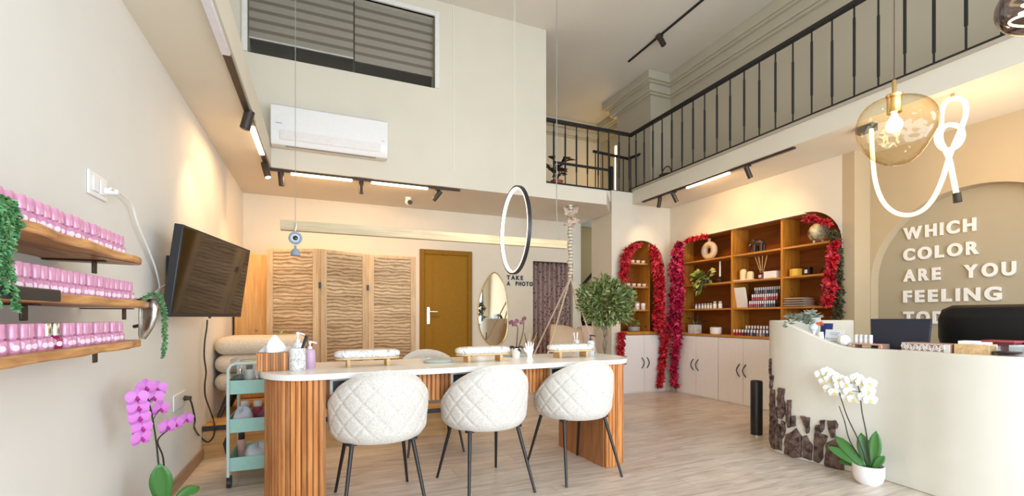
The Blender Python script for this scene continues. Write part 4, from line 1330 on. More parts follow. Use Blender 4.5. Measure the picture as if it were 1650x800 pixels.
# ================================================================== LEFT WALL SHELVES WITH POLISH BOTTLES
def wall_shelf(label, y0, y1, z, seed, brs, strip=None):
    t = thing('wall_shelf', label, 'shelf', (0, 0, z), group='live-edge wall shelves')
    q = random.Random(seed)
    n = 30; fr_ = []
    for i in range(n + 1):
        y = y0 + (y1 - y0) * i / n
        fr_.append((-0.622 + 0.008 * math.sin(i * 0.7 + seed) + q.uniform(-0.003, 0.003), y))
    end = [(-0.635, y1 + 0.02), (-0.67, y1 + 0.026), (-0.74, y1 + 0.01), (XL + 0.003, y1 - 0.02)]
    poly = [(XL + 0.003, y0)] + fr_ + end
    obj('board', MB().slab(poly, [], UP, -0.026, 0.0), SHELFW, t, bevel=0.005)
    for u in brs:
        y = onX(u, 500, -0.72).y
        b = MB(); b.box(XL + 0.003, -0.69, y - 0.014, y + 0.014, -0.031, -0.0265); b.box(-0.723, -0.717, y - 0.015, y + 0.015, -0.072, -0.031)
        obj('bracket', b, DARKBR, t, bevel=0.002)
    if strip:
        so = obj('edge_strip', MB().box(-0.617, -0.605, strip[0], strip[1], -0.024, 0.006), BLACKP, t, bevel=0.003); so['label'] = 'black strip on the front edge'
    return t
SZ = (1.323, 1.163, 1.016)
wall_shelf('live-edge wooden shelf on the left wall, topmost of three', 1.10, 2.12, SZ[0], 1, (152,))
wall_shelf('live-edge wooden shelf on the left wall, middle of three, with black strip on its edge', 1.12, 2.22, SZ[1], 2, (38, 200), (1.20, 1.50))
wall_shelf('live-edge wooden shelf on the left wall, lowest of three', 1.08, 2.13, SZ[2], 3, (153,))

def polish_mbs(r=0.0172, hb=0.033, hc=0.036, rc=0.0125):
    b = MB().lathe([(r * 0.92, 0), (r, 0.003), (r, hb * 0.72), (r * 0.86, hb * 0.92), (rc * 0.8, hb), (rc * 0.75, hb + 0.003)], n=16)
    c = MB().lathe([(rc, hb + 0.003), (rc * 1.02, hb + 0.005), (rc * 0.96, hb + hc - 0.002), (rc * 0.88, hb + hc), (rc * 0.5, hb + hc + 0.0005)], n=16)
    l = MB(); a0 = R(-35)
    rows = []
    for k in range(9):
        a = 2 * PI * k / 8
    ctr = R(-28)
    pts = []
    for k in range(14):
        a = 2 * PI * k / 14
        th_ = ctr + 0.45 * math.cos(a); z = hb * 0.40 + 0.0072 * math.sin(a)
        pts.append(((r + 0.0006) * math.cos(th_), (r + 0.0006) * math.sin(th_), z))
    cc = ((r + 0.0012) * math.cos(ctr), (r + 0.0012) * math.sin(ctr), hb * 0.40)
    l.add(pts + [cc], [(k, (k + 1) % 14, 14) for k in range(14)])
    return b, c, l
pb, pc, pl_ = polish_mbs()
def make_polish(label, loc, bodym=PINKBODY, capm=PINKCAP, group=None):
    t = thing('polish_bottle', label, 'nail polish', loc, 0, group)
    obj('bottle_body', pb, bodym, t); obj('cap', pc, capm, t); obj('bottle_label', pl_, LABELP, t)
    return t
P0 = None
rows_ = ((SZ[0], 1.262, 2.052, 22, 'top'), (SZ[1], 1.405, 2.115, 21, 'middle'), (SZ[2], 1.262, 2.045, 21, 'bottom'))
for z, ya_, yb_, n, nm in rows_:
    for i in range(n):
        y = yb_ + (ya_ - yb_) * i / (n - 1) + rnd.uniform(-0.002, 0.002)
        loc = (-0.665 + rnd.uniform(-0.004, 0.004), y, z)
        lb = 'pink nail polish bottle, %s from the television end of the %s wall shelf' % (ORD[i], nm)
        if nm == 'bottom' and i in (11, 12):
            make_polish(('dark magenta' if i == 11 else 'pink') + ' nail polish bottle with silver cap on the bottom wall shelf', loc, MAGENTA if i == 11 else PINKBODY, CHROME, 'pink polish bottles on the bottom shelf')
            continue
        g = 'pink polish bottles on the %s shelf' % nm
        if P0 is None:
            P0 = make_polish(lb, loc, group=g)
        else:
            dup(P0, loc, rnd.uniform(-0.25, 0.25), lb, g)

# bead plants hanging from the shelves
def bead_plant(label, loc, strands, seed, potr=0.035):
    t = thing('trailing_bead_plant', label, 'plant', loc)
    q = random.Random(seed)
    ph_ = min(0.05, potr * 1.4)
    obj('pot', MB().lathe([(potr * 0.8, 0), (potr, ph_), (potr * 0.9, ph_), (potr * 0.8, ph_ * 0.8), (0.002, ph_ * 0.8)], n=16), plain('small_green_pot', (0.10, 0.15, 0.07), 0.6), t)
    m = MB(); s = MB()
    for pts in strands:
        pp = smooth_path([(0, 0, ph_)] + pts, 14)
        s.tube(pp, 0.0016, 5)
        for i in range(len(pp) - 1):
            for k in range(3):
                p = pp[i].lerp(pp[i + 1], q.random()); d = rv(q); d.z *= 0.5
                d = (d + Vector((0, 0, -0.4))).normalized()
                m.leaf(p, d, rv(q), 0.012, 0.009, 0.35)
    obj('stems', s, GREENSTEM, t); obj('leaves', m, LEAFPEARL, t)
    return t
def down(x, y, z0, z1, n=4, wob=0.008, seed=0):
    q = random.Random(seed); return [(x + q.uniform(-wob, wob), y + q.uniform(-wob, wob), z0 + (z1 - z0) * i / n) for i in range(n + 1)]
bead_plant('trailing green bead plant hanging from the left end of the top wall shelf', (-0.665, 1.215, SZ[0]),
           [down(0.058, 0.03 + 0.016 * k, 0.015, (-0.20, -0.09, -0.17, -0.14, -0.05)[k], 5, 0.006, k) for k in range(5)] + [[(0.03, 0.06, 0.03), (0.05, 0.09, 0.025), (0.06, 0.12, -0.02)], [(0.05, 0.07, 0.03), (0.06, 0.10, 0.02)],
            [(0.06, 0.06, 0.0), (0.062, 0.075, -0.12), (0.062, 0.085, -0.17), (0.062, 0.10, -0.205)]], 3)
bead_plant('trailing green bead plant hanging beside the television from the middle wall shelf', (-0.645, 2.212, SZ[1]),
           [[(0.03, 0.05, 0.035), (0.046, 0.072, -0.06), (0.046, 0.070, -0.16), (0.043, 0.070, -0.225)], [(0.035, 0.06, 0.03), (0.05, 0.085, -0.06), (0.05, 0.082, -0.15), (0.045, 0.078, -0.21)], [(0.035, 0.045, 0.03), (0.05, 0.062, -0.05), (0.05, 0.064, -0.14)]], 4, 0.011)
# silver drooping ornament over the shelf end
t = thing('drooping_ornament', 'silver drooping soft disc ornament draped over the end of the middle shelf', 'ornament', (-0.665, 2.21, SZ[1]))
rt_ = Vector((_c, -_s, 0)); fw_ = Vector((_s, _c, 0))
rows2 = [(0.012, 0.000, 0.016), (0.010, 0.004, 0.030), (0.000, 0.008, 0.036), (-0.03, 0.010, 0.038), (-0.065, 0.008, 0.036), (-0.10, 0.002, 0.028), (-0.13, -0.006, 0.018), (-0.150, -0.010, 0.006)]
rings = []
for z, cx2, hw in rows2:
    rings.append([rt_ * (cx2 + hw * math.cos(2 * PI * j / 20)) + fw_ * (0.045 + (0.006 + 0.3 * hw) * math.sin(2 * PI * j / 20)) + Vector((0, 0, z)) for j in range(20)])
obj('ornament_body', MB().loft(rings), SILVER, t, angle=70)
rm = []
for z, cx2, hw in rows2: rm.append(rt_ * (cx2 - hw * 0.55) + fw_ * (0.034 - 0.2 * hw) + Vector((0, 0, z)))
obj('rim', MB().tube(smooth_path(rm, 3), 0.0035, 8), SILVER, t)
obj('flat_top', MB().loft([[rt_ * a + fw_ * b_ + Vector((0, 0, z)) for a, b_ in ((-0.10, -0.06), (-0.06, -0.075), (0.0, 0.0), (0.005, 0.05), (-0.03, 0.05))] for z in (0.002, 0.012)]), SILVER, t, bevel=0.003)
obj('stud', MB().cyl(rt_ * -0.045 + fw_ * 0.04 + Vector((0, 0, -0.10)), rt_ * -0.020 + fw_ * 0.04 + Vector((0, 0, -0.095)), 0.007, n=10), BLACKP, t)

# sockets, cables
t = thing('double_socket', 'white double wall socket with a plug above the shelves', 'socket', (XL, 2.39, 1.640))
so = MB(); so.box(0.0008, 0.010, -0.085, 0.085, -0.048, 0.048)
obj('face_plate', so, WHITE, t, bevel=0.004)
o2 = MB()
for y in (-0.035, 0.03):
    o2.box(0.010, 0.016, y - 0.026, y + 0.026, -0.03, 0.03)
obj('socket_face', o2, WHITE, t, bevel=0.003)
obj('plug', MB().cyl((0.016, 0.042, -0.008), (0.06, 0.045, -0.008), 0.016, 0.011, 14), WHITE, t)
wc = [onX(178, 304, XL + 0.06)] + [onX(u, v, XL + 0.03) for u, v in ((193, 312), (206, 322), (214, 335), (222, 362), (236, 395), (249, 428), (256, 455), (257, 466), (250, 476))]
tag(obj('white_cable', MB().tube(smooth_path(wc, 6), 0.0045, 6), CABLEW), 'white cable running down the left wall from the upper socket', 'cable')
wc2 = [onX(u, v, XL + 0.03) for u, v in ((244, 478), (252, 470), (262, 462), (274, 458), (284, 462))]
tag(obj('white_cable', MB().tube(smooth_path(wc2, 6), 0.004, 6), CABLEW), 'short white cable looping behind the left edge of the television', 'cable')
t = thing('wall_socket', 'white low wall socket behind the pink orchid with black plug', 'socket', (XL, 3.60, 0.56))
so = MB(); so.box(0.0008, 0.010, -0.17, 0.10, -0.05, 0.05)
obj('face_plate', so, WHITE, t, bevel=0.004)
obj('plug', MB().cyl((0.010, 0.06, 0), (0.05, 0.06, 0), 0.018, 0.012, 12), BLACKP, t)
bc = [onX(u, v, XL + 0.05) for u, v in ((296, 643), (306, 645), (311, 660), (314, 678), (313, 690), (322, 704), (334, 713), (343, 709), (346, 695), (343, 672), (338, 655), (331, 640), (329, 620), (332, 600), (329, 575), (330, 550), (333, 530), (334, 514))]
bc = [onX(u, v, XL + 0.05) for u, v in ((296, 643), (306, 645), (311, 660), (314, 678), (313, 690))] + [onY(u, v, 4.165) for u, v in ((322, 704), (334, 713), (343, 706), (346, 694), (346, 686))] + [onX(u, v, XL + 0.035) for u, v in ((343, 674), (338, 660), (331, 640), (330, 620), (332, 600), (329, 575), (330, 550), (333, 530), (334, 516))]
tag(obj('black_cable', MB().tube(smooth_path(bc, 5), 0.006, 6), BLACKP), 'black cable hanging from the television down to the low socket', 'cable')

# ================================================================== SHELVING IN THE RIGHT WALL
SX0, SX1 = XR + 0.031, 5.16
BZ = (0.872, 1.222, 1.565, 1.900)          # tops of the boards
DY = (4.335, 3.645)                        # dividers
shv = thing('built_in_shelving', 'orange-brown wooden shelving built into the right wall, nine open bays over white cupboards', 'shelving', (0, 0, 0))
Y0s, Y1s, TOPZ = 2.90, 5.30, 2.27
Y0s = 2.967
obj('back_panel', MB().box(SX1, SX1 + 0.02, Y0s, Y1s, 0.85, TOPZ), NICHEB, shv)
for y in (Y0s, Y1s - 0.022):
    obj('side_panel', MB().box(SX0, SX1, y, y + 0.022, 0.872, TOPZ), NICHEW, shv)
obj('top_board', MB().box(SX0, SX1, Y0s + 0.022, Y1s - 0.022, NZ + 0.002, TOPZ), NICHEH, shv)
obj('base_board', MB().box(XR - 0.035, SX1, 2.99, NY1 - 0.01, 0.845, 0.872), NICHEH, shv, bevel=0.002)
obj('edge_strip', MB().box(XR - 0.004, XR + 0.04, 3.36, 4.88, NZ - 0.012, NZ - 0.001), TRIMW, shv)['label'] = 'white strip along the top front edge'
for y in DY:
    obj('divider', MB().box(SX0, SX1, y - 0.013, y + 0.013, 0.872, NZ), NICHEW, shv, bevel=0.002)
ys = (Y0s + 0.022, DY[1] - 0.013, DY[1] + 0.013, DY[0] - 0.013, DY[0] + 0.013, Y1s - 0.022)
for z in BZ[1:]:
    for k in (0, 2, 4):
        obj('shelf', MB().box(SX0 + 0.004, SX1, ys[k], ys[k + 1], z - 0.022, z), NICHEH, shv, bevel=0.0015)
def cupboard(label, p0, p1, front, group='white base cupboards'):
    """front: 'x' for the right wall (p = y range), 'y' for the arch wall (p = x range)"""
    t = thing('base_cupboard', label, 'cupboard', (0, 0, 0), group=group)
    L = p1 - p0
    if front == 'x':
        f = lambda a, d, z: (XR - 0.012 - d, p1 - a, z)
    else:
        f = lambda a, d, z: (p0 + a, YA - 0.012 - d, z)
    def bx2(a0, a1, d0, d1, z0, z1):
        m = MB(); c = [f(a, d, z) for z in (z0, z1) for d in (d0, d1) for a in (a0, a1)]
        m.add(c, [(0, 2, 3, 1), (4, 5, 7, 6), (0, 1, 5, 4), (2, 6, 7, 3), (0, 4, 6, 2), (1, 3, 7, 5)]); return m
    obj('carcass', bx2(0.002, L - 0.002, -0.30, 0.0, 0.0, 0.843), CABW, t)
    for i in (0, 1):
        a0 = 0.004 + i * (L / 2); a1 = a0 + L / 2 - 0.006
        d = obj('door', bx2(a0, a1, 0.0005, 0.018, 0.02, 0.838), CABW, t, bevel=0.0015)
        gm = MB()
        k = 9
        for j in range(1, k):
            aa = a0 + (a1 - a0) * j / k
            g = bx2(aa - 0.0012, aa + 0.0012, 0.0175, 0.0190, 0.03, 0.83); gm.add(g.v, g.f)
        obj('bead_line', gm, CABW, d)
        ac = L / 2 + (-0.045 if i == 0 else 0.045)
        pts = [f(ac + 0.0, 0.018 + 0.028 * math.sin(PI * k_ / 10), 0.36 + 0.16 * k_ / 10) for k_ in range(11)]
        pts = [f(ac + (-0.026 if front == 'x' else 0.026) * math.sin(PI * k_ / 10), 0.018 + 0.026 * math.sin(PI * k_ / 10), 0.36 + 0.16 * k_ / 10) for k_ in range(11)]
        obj('handle', MB().tube(pts, 0.006, 8), BLACK, d)
    return t
cupboard('white base cupboard under the big shelving, the one beside the red vine', 4.50, 5.262, 'x')
cupboard('white base cupboard under the big shelving, the one beside the reception desk', 3.735, 4.496, 'x')
struct('wall_plinth', MB().box(XR - 0.012, XR + 0.29, 2.985, 3.731, 0, 0.843), CABW)
ash = thing('built_in_shelving', 'small arched wooden shelving over a white cupboard beside the column', 'shelving', (0, 0, 0))
AY0, AY1 = YA + 0.036, YA + 0.34
AZ = (0.895, 1.215, 1.556, 1.900)
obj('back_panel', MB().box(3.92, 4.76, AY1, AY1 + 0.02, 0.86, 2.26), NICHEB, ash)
for x in (3.922, 4.738):
    obj('side_panel', MB().box(x, x + 0.02, AY0, AY1, 0.86, 2.24), NICHEW, ash)
obj('top_board', MB().box(3.922, 4.758, AY0, AY1, 2.24, 2.26), NICHEH, ash)
obj('base_board', MB().box(3.95, 4.73, YA - 0.03, AY1, AZ[0] - 0.045, AZ[0]), NICHEH, ash, bevel=0.002)
obj('divider', MB().box(4.475, 4.497, AY0, AY1, AZ[0], 2.24), NICHEW, ash)
for z in AZ[1:]:
    obj('shelf', MB().box(3.943, 4.474, AY0 + 0.004, AY1, z - 0.022, z), NICHEH, ash, bevel=0.0015)
cupboard('white base cupboard under the small arched shelving', 3.95, 4.73, 'y')

# --- things on the big shelving; Y from the photo at the depth of the shelf
def sy(u, d=0.12):
    return onX(u, 450, XR + d).y
XSH = XR + 0.13
def single(name, label, cat, mb, m, loc, group=None, **kw):
    return tag(obj(name, mb, m, None, loc=loc, **kw), label, cat, group)
# ring vase
rv_ = MB(); R0, r0 = 0.085, 0.045
rv_.tube([(0, R0 * math.cos(2 * PI * i / 28), 0.128 + R0 * math.sin(2 * PI * i / 28)) for i in range(28)], r0, 14, closed=True)
rv_.lathe([(0.018, 0.248), (0.020, 0.285), (0.026, 0.292), (0.018, 0.292)], n=14)
single('ring_vase', 'cream ring-shaped vase on the top left shelf bay', 'vase', rv_, CREAMTILE, (XSH, sy(1142), BZ[3]))
# elephant
t = thing('elephant_figurine', 'dark elephant figurine on the top middle shelf bay', 'figurine', (XSH, sy(1222), BZ[3]))
e = MB()
e.sph((0, 0, 0.115), 0.045, 0.075, 0.052); e.sph((0, 0.075, 0.135), 0.036, 0.036, 0.042)
for sx in (-1, 1):
    for y in (-0.048, 0.045):
        e.tube([(sx * 0.024, y, 0.10), (sx * 0.026, y, 0.0)], [0.024, 0.019], 10)
e.tube([(0, 0.105, 0.13), (0, 0.125, 0.09), (0, 0.125, 0.045), (0, 0.135, 0.02)], [0.018, 0.014, 0.010, 0.007], 8)
e.tube([(0, -0.075, 0.13), (0, -0.085, 0.08)], [0.006, 0.004], 6)
EM = plain('dark_carved_wood', (0.045, 0.02, 0.012), 0.35)
obj('body', e, EM, t, angle=70)
for sx in (-1, 1):
    er = MB().sph((sx * 0.038, 0.058, 0.135), 0.006, 0.024, 0.034)
    obj('ear', er, EM, t)
    obj('tusk', MB().tube([(sx * 0.016, 0.10, 0.115), (sx * 0.018, 0.13, 0.10)], [0.005, 0.002], 6), WAX, t)
# round patterned pot on small feet
t = thing('round_pot', 'round cream and brown patterned pot on small feet in the top right shelf bay', 'pot', (XSH - 0.01, sy(1319), BZ[3]))
obj('pot_body', MB().lathe([(0.03, 0.025), (0.075, 0.045), (0.10, 0.10), (0.098, 0.145), (0.07, 0.19), (0.05, 0.20), (0.052, 0.21), (0.042, 0.21), (0.04, 0.195)], n=28), PEBBLE, t)
for k in range(3):
    a = 2 * PI * k / 3 + 0.5
    obj('foot', MB().tube([(0.04 * math.cos(a), 0.04 * math.sin(a), 0.04), (0.048 * math.cos(a), 0.048 * math.sin(a), 0.0)], [0.014, 0.010], 8), CREAMTILE, t)
# pothos
def leafy(name, label, loc, potmb, potm, leafm, n, seed, rng_, L, W, cat='plant'):
    t = thing(name, label, cat, loc)
    obj('pot', potmb, potm, t)
    q = random.Random(seed); m = MB(); s = MB()
    for i in range(n):
        tip = Vector(rng_(q)); b = Vector((0, 0, 0.08))
        s.tube([b, b.lerp(tip, 0.5) + Vector((0, 0, 0.03)), tip], 0.002, 4)
        d = (tip - b); d.z *= 0.5; d += rv(q) * 0.05
        m.leaf(tip, d.normalized() if d.length > 0.01 else (0, -1, 0), Vector((-0.8, 0, 0.6)) + rv(q) * 0.4, L * q.uniform(0.7, 1.15), W * q.uniform(0.8, 1.1), 0.12, 0.25)
    obj('stems', s, GREENSTEM, t); obj('leaves', m, leafm, t)
    return t
leafy('pothos_plant', 'yellow-green trailing pothos on the left bay, second shelf from top', (XSH - 0.04, sy(1137, 0.09), BZ[2]), MB().lathe([(0.04, 0), (0.055, 0.09), (0.05, 0.09), (0.045, 0.075), (0.002, 0.075)], n=18), DARKBR, LEAFPOTH, 62, 21,
      lambda q: (q.uniform(-0.13, 0.03), q.uniform(-0.13, 0.13), q.uniform(0.0, 0.19)) if q.random() < 0.75 else (q.uniform(-0.14, -0.11), q.uniform(-0.06, 0.03), q.uniform(-0.13, 0.0)), 0.075, 0.055)
t = thing('candlestick', 'white taper candle in dark holder beside the pothos', 'candle', (XSH - 0.03, sy(1162), BZ[2]))
obj('holder', MB().lathe([(0.03, 0), (0.03, 0.008), (0.012, 0.02), (0.010, 0.06), (0.02, 0.07), (0.018, 0.085), (0.002, 0.085)], n=18), DARKBR, t)
obj('candle', MB().cyl((0, 0, 0.0855), (0, 0, 0.29), 0.012, 0.010, 12), WHITEG, t)
single('dark_ball', 'dark round ball vase between the pothos and the candlestick', 'vase', MB().lathe([(0.02, 0), (0.045, 0.03), (0.045, 0.06), (0.02, 0.085), (0.012, 0.085)], n=18), DARKBR, (XSH + 0.04, sy(1153), BZ[2]))
# tray with two candles, diffuser, white box
tr_y = (sy(1188), sy(1216))
t = thing('candle_tray', 'thin white tray under two cream pillar candles', 'tray', (XSH - 0.03, (tr_y[0] + tr_y[1]) / 2, BZ[2]))
obj('tray_body', MB().box(-0.06, 0.06, -0.15, 0.15, 0, 0.012), WHITE, t, bevel=0.004)
for u, h, lb in ((1198, 0.135, 'taller cream pillar candle on the white tray'), (1209, 0.10, 'shorter cream pillar candle on the white tray')):
    t = thing('pillar_candle', lb, 'candle', (XSH - 0.03, sy(u, 0.1), BZ[2] + 0.0125))
    obj('wax', MB().lathe([(0.040, 0), (0.042, 0.005), (0.042, h * 0.72), (0.034, h * 0.92), (0.015, h), (0.002, h)], n=20), WAX, t)
    obj('wick', MB().cyl((0, 0, h), (0, 0, h + 0.012), 0.0015, n=5), BLACKP, t)
t = thing('reed_diffuser', 'dark reed diffuser bottle with pale sticks on the middle bay', 'diffuser', (XSH - 0.04, sy(1228, 0.09), BZ[2]))
obj('bottle_body', MB().lathe([(0.036, 0), (0.038, 0.01), (0.038, 0.06), (0.016, 0.08), (0.016, 0.10), (0.010, 0.10)], n=18), plain('dark_red_glass', (0.08, 0.012, 0.012), 0.15), t)
obj('bottle_label', MB().box(-0.0395, -0.037, -0.018, 0.018, 0.015, 0.05), LABELP, t)
rs = MB()
for k, (a, b) in enumerate(((-0.07, 0.0), (-0.045, 0.02), (-0.02, -0.02), (0.01, 0.02), (0.035, -0.01), (0.065, 0.01), (0.08, -0.02))):
    rs.tube([(b * 0.2, a * 0.1, 0.05), (b, a, 0.28)], 0.003, 5)
obj('reeds', rs, BAMBOO, t)
single('white_box', 'white flat gift box beside the reed diffuser', 'box', MB().box(-0.045, 0.045, -0.082, 0.082, 0, 0.082), WHITE, (XSH - 0.04, sy(1244.5, 0.09), BZ[2]), bevel=0.002)
single('yellow_candle', 'yellow square block candle on the right bay', 'candle', MB().lathe([(0.062, 0), (0.066, 0.008), (0.064, 0.08), (0.05, 0.082), (0.045, 0.07), (0.002, 0.07)], n=8), YELLOW, (XSH - 0.03, sy(1283, 0.1), BZ[2]))
t = thing('candle_jar', 'dark jar candle with pale label beside the yellow candle', 'jar', (XSH - 0.03, sy(1302.5, 0.1), BZ[2]))
obj('jar_body', MB().lathe([(0.038, 0), (0.04, 0.006), (0.04, 0.085), (0.034, 0.085), (0.034, 0.05), (0.002, 0.05)], n=20), LEATHER, t)
obj('jar_label', MB().box(-0.0415, -0.0385, -0.016, 0.016, 0.02, 0.06), LABELP, t)
t = thing('pointed_ornament', 'dark pointed ornament at the right end of the shelf near the red leaves', 'ornament', (XSH - 0.03, sy(1334, 0.1), BZ[2]))
obj('ornament_body', MB().loft([[(0.05 * a * math.cos(2 * PI * j / 16), 0.07 * a * math.sin(2 * PI * j / 16) + o_, z) for j in range(16)] for a, z, o_ in ((1.0, 0, 0), (0.9, 0.03, 0), (0.7, 0.10, -0.012), (0.35, 0.155, -0.03), (0.05, 0.17, -0.04))]), LEATHER, t)
# small white jars row
G2 = 'white jars on the left bay of the big shelving'
j0 = None
for i, (u, r_, h) in enumerate([(1122, .0165, .07), (1127, .0165, .07), (1132, .0165, .072), (1136.6, .0165, .072), (1141.2, .0165, .074), (1145.8, .0165, .074), (1152, .026, .095), (1160.5, .027, .095)]):
    lb = ('slim white jar, %s from the left in the jar row on the left bay' % ORD[i]) if i < 6 else ('wide white jar, %s of the pair ending the jar row on the left bay' % ('left' if i == 6 else 'right'))
    t = thing('product_jar', lb, 'jar', (XSH - 0.05, sy(u, 0.08), BZ[1]), 0, G2)
    for pn_, mb_, mt_ in jar_parts(r_, h, WHITE, plain('grey_lid', (0.5, 0.47, 0.45), 0.4) if i == 0 else MATS['grey_lid'], 0.35):
        obj(pn_, mb_, mt_, t)
# white display board and rack of polishes
t = thing('display_board', 'white board leaning at the left of the polish rack on the middle bay', 'board', (XSH - 0.02, sy(1193, 0.1), BZ[1]))
Mx = Matrix.Rotation(R(-12), 4, 'Y')
obj('board_panel', MB().slab([(0.095, 0.0), (0.105, 0.012), (0.105, 0.25), (0.095, 0.262), (-0.095, 0.262), (-0.105, 0.25), (-0.105, 0.012), (-0.095, 0.0)], [], lambda u, v, w_: Mx @ Vector((w_, u, v)), 0.0, 0.012), WHITE, t, bevel=0.002)
t = thing('polish_rack', 'stepped clear rack holding the polish samples on the middle bay', 'rack', (XSH - 0.02, sy(1230, 0.1), BZ[1]))
rk = MB()
for k in range(3):
    rk.box(-0.06 + k * 0.045, -0.06 + (k + 1) * 0.045, -0.20, 0.19, 0.0, 0.004 + k * 0.085)
obj('rack_step', rk, CLEAR, t, smooth=False)
PCOL = [('red', (0.45, 0.01, 0.02)), ('dark red', (0.20, 0.008, 0.02)), ('pink', (0.70, 0.25, 0.32)), ('navy', (0.03, 0.04, 0.12)), ('grey', (0.25, 0.24, 0.26)), ('black', (0.015, 0.012, 0.02)), ('plum', (0.16, 0.03, 0.10)), ('nude', (0.62, 0.40, 0.32))]
PM = [plain('polish_' + n.replace(' ', '_'), c, 0.15, coat=0.5) for n, c in PCOL]
SMC = plain('white_silver_cap', (0.80, 0.80, 0.82), 0.3)
def small_polish(label, loc, ci, capm, group, h=0.075, r=0.0125):
    m = MB(); m.mat(0).lathe([(r, 0), (r, h * 0.45), (r * 0.6, h * 0.52)], n=10); m.mat(1).lathe([(r * 0.72, h * 0.52), (r * 0.72, h), (r * 0.5, h)], n=10)
    return tag(obj('polish_bottle', m, [PM[ci], capm], None, loc=loc), label, 'nail polish', group)
rowc = [[5, 4, 5, 6, 5, 4, 5, 5, 6, 4, 5, 5], [0, 1, 0, 0, 1, 0, 2, 0, 1, 0, 1, 0], [0, 0, 1, 0, 0, 3, 5, 4, 5, 3, 5, 5]]
cnt = {}
for k in (0, 1, 2):
    for i in range(12):
        ci = rowc[2 - k][i]
        nm = ('front', 'middle', 'back')[k]
        small_polish('%s polish bottle, %s from the left in the %s row of the rack' % (PCOL[ci][0], ORD[i], nm),
                     (XSH - 0.02 - 0.0375 + k * 0.045, sy(1230, 0.1) + 0.165 - i * 0.030, BZ[1] + 0.0045 + k * 0.085), ci, SMC, 'polish bottles in the rack')
G3 = 'polish bottles along the lowest shelf'
for i in range(12):
    ci = [0, 0, 0, 1, 3, 6, 4, 3, 4, 7, 4, 3][i]
    small_polish('%s polish bottle, %s from left, front row on the lowest middle bay' % (PCOL[ci][0], ORD[i]), (XSH - 0.09, sy(1183, 0.04) - i * 0.0425, BZ[0] + 0.0005), ci, SMC, G3, 0.075, 0.016)
for i in range(9):
    ci = [4, 3, 4, 6, 3, 4, 4, 3, 4][i]
    small_polish('%s polish bottle, %s from left, raised back row on the lowest middle bay' % (PCOL[ci][0], ORD[i]), (XSH - 0.02, sy(1203, 0.11) - i * 0.041, BZ[0] + 0.0505), ci, SMC, G3, 0.075, 0.015)
t = thing('polish_riser', 'dark riser step under the back row of polishes in the lowest middle bay', 'riser', (XSH - 0.02, sy(1203, 0.11), BZ[0]))
obj('riser_body', MB().box(-0.025, 0.03, -0.36, 0.03, 0.0, 0.05), BLACKP, t)
# towels
for i in range(4):
    m = MB(); L_ = 0.115 - 0.004 * i
    ring = lambda y: [(0.11 * math.cos(2 * PI * j / 16) * (1.0 if abs(math.cos(2 * PI * j / 16)) > 0.3 else 1), y, 0.0125 + 0.0125 * math.sin(2 * PI * j / 16)) for j in range(16)]
    m.loft([ring(-L_), ring(-L_ * 0.5), ring(0), ring(L_ * 0.5), ring(L_)])
    single('folded_towel', 'folded grey-beige towel in the right bay stack, %s from the bottom' % ORD[i], 'towel', m, TOWEL, (XSH - 0.02, sy(1288, 0.11) + 0.008 * (i % 2), BZ[1] + i * 0.0252), 'towel stack in the right bay')
# planters on the lowest shelf
t = leafy('spiky_plant', 'spiky dark plant in a marbled white cube pot on the lowest left bay', (XSH - 0.06, sy(1119.5, 0.07), BZ[0]), MB().box(-0.06, 0.06, -0.065, 0.065, 0, 0.125), MARBLE, LEAFDARK, 18, 5,
      lambda q: (q.uniform(-0.05, 0.05), q.uniform(-0.07, 0.07), q.uniform(0.13, 0.2)), 0.13, 0.022)
t = thing('round_planter', 'round white pot with low succulents on the lowest left bay', 'planter', (XSH - 0.07, sy(1153.5, 0.06), BZ[0]))
obj('pot', MB().lathe([(0.06, 0), (0.072, 0.012), (0.075, 0.09), (0.068, 0.095), (0.062, 0.08), (0.002, 0.08)], n=24), WHITEG, t)
m = MB(); q = random.Random(3)
for i in range(30):
    a = q.uniform(0, 2 * PI); r_ = q.uniform(0, 0.055)
    m.leaf((r_ * math.cos(a), r_ * math.sin(a), 0.081), (math.cos(a) * 0.4, math.sin(a) * 0.4, 1), (1, 0, 0), 0.03, 0.02, 0.3)
obj('succulents', m, leafmat('brown_green_leaves', [(0, (0.20, 0.10, 0.05)), (1, (0.30, 0.22, 0.10))]), t)
# cups in the arched shelving
cupm = plain('pinkish_white_cup', (0.78, 0.62, 0.55), 0.4)
G4 = 'small cups in the arched shelving'
for row, z, us in (('top', AZ[3], (1011, 1019, 1027.5, 1036)), ('second', AZ[2], (1012, 1021, 1029.5, 1037.5))):
    for i, u in enumerate(us):
        t = thing('small_cup', 'small pale cup, %s from the left on the %s shelf of the arched niche' % (ORD[i], row), 'cup', (onY(u, 440, AY0 + 0.07).x, AY0 + 0.07, z), 0, G4)
        obj('cup_body', MB().lathe([(0.022, 0), (0.030, 0.012), (0.034, 0.045), (0.030, 0.045), (0.026, 0.015), (0.002, 0.012)], n=16), cupm, t)
        obj('filling', MB().lathe([(0.0285, 0.036), (0.015, 0.042), (0.002, 0.043)], n=14), WHITEG, t)
for i, u in enumerate((1026.5, 1036)):
    t = thing('cylinder_candle', 'pale cylinder candle jar, %s one of the pair on the lowest arched shelf' % ('left' if i == 0 else 'right'), 'candle', (onY(u, 490, AY0 + 0.07).x, AY0 + 0.07, AZ[1]), 0, 'candle jars in the arched shelving')
    obj('jar_body', MB().lathe([(0.034, 0), (0.036, 0.005), (0.036, 0.098), (0.031, 0.098), (0.031, 0.085), (0.002, 0.085)], n=18), cupm, t)
    obj('band', MB().lathe([(0.0365, 0.06), (0.0368, 0.062), (0.0368, 0.085), (0.0365, 0.087)], n=18, cap=False), WHITEG, t)
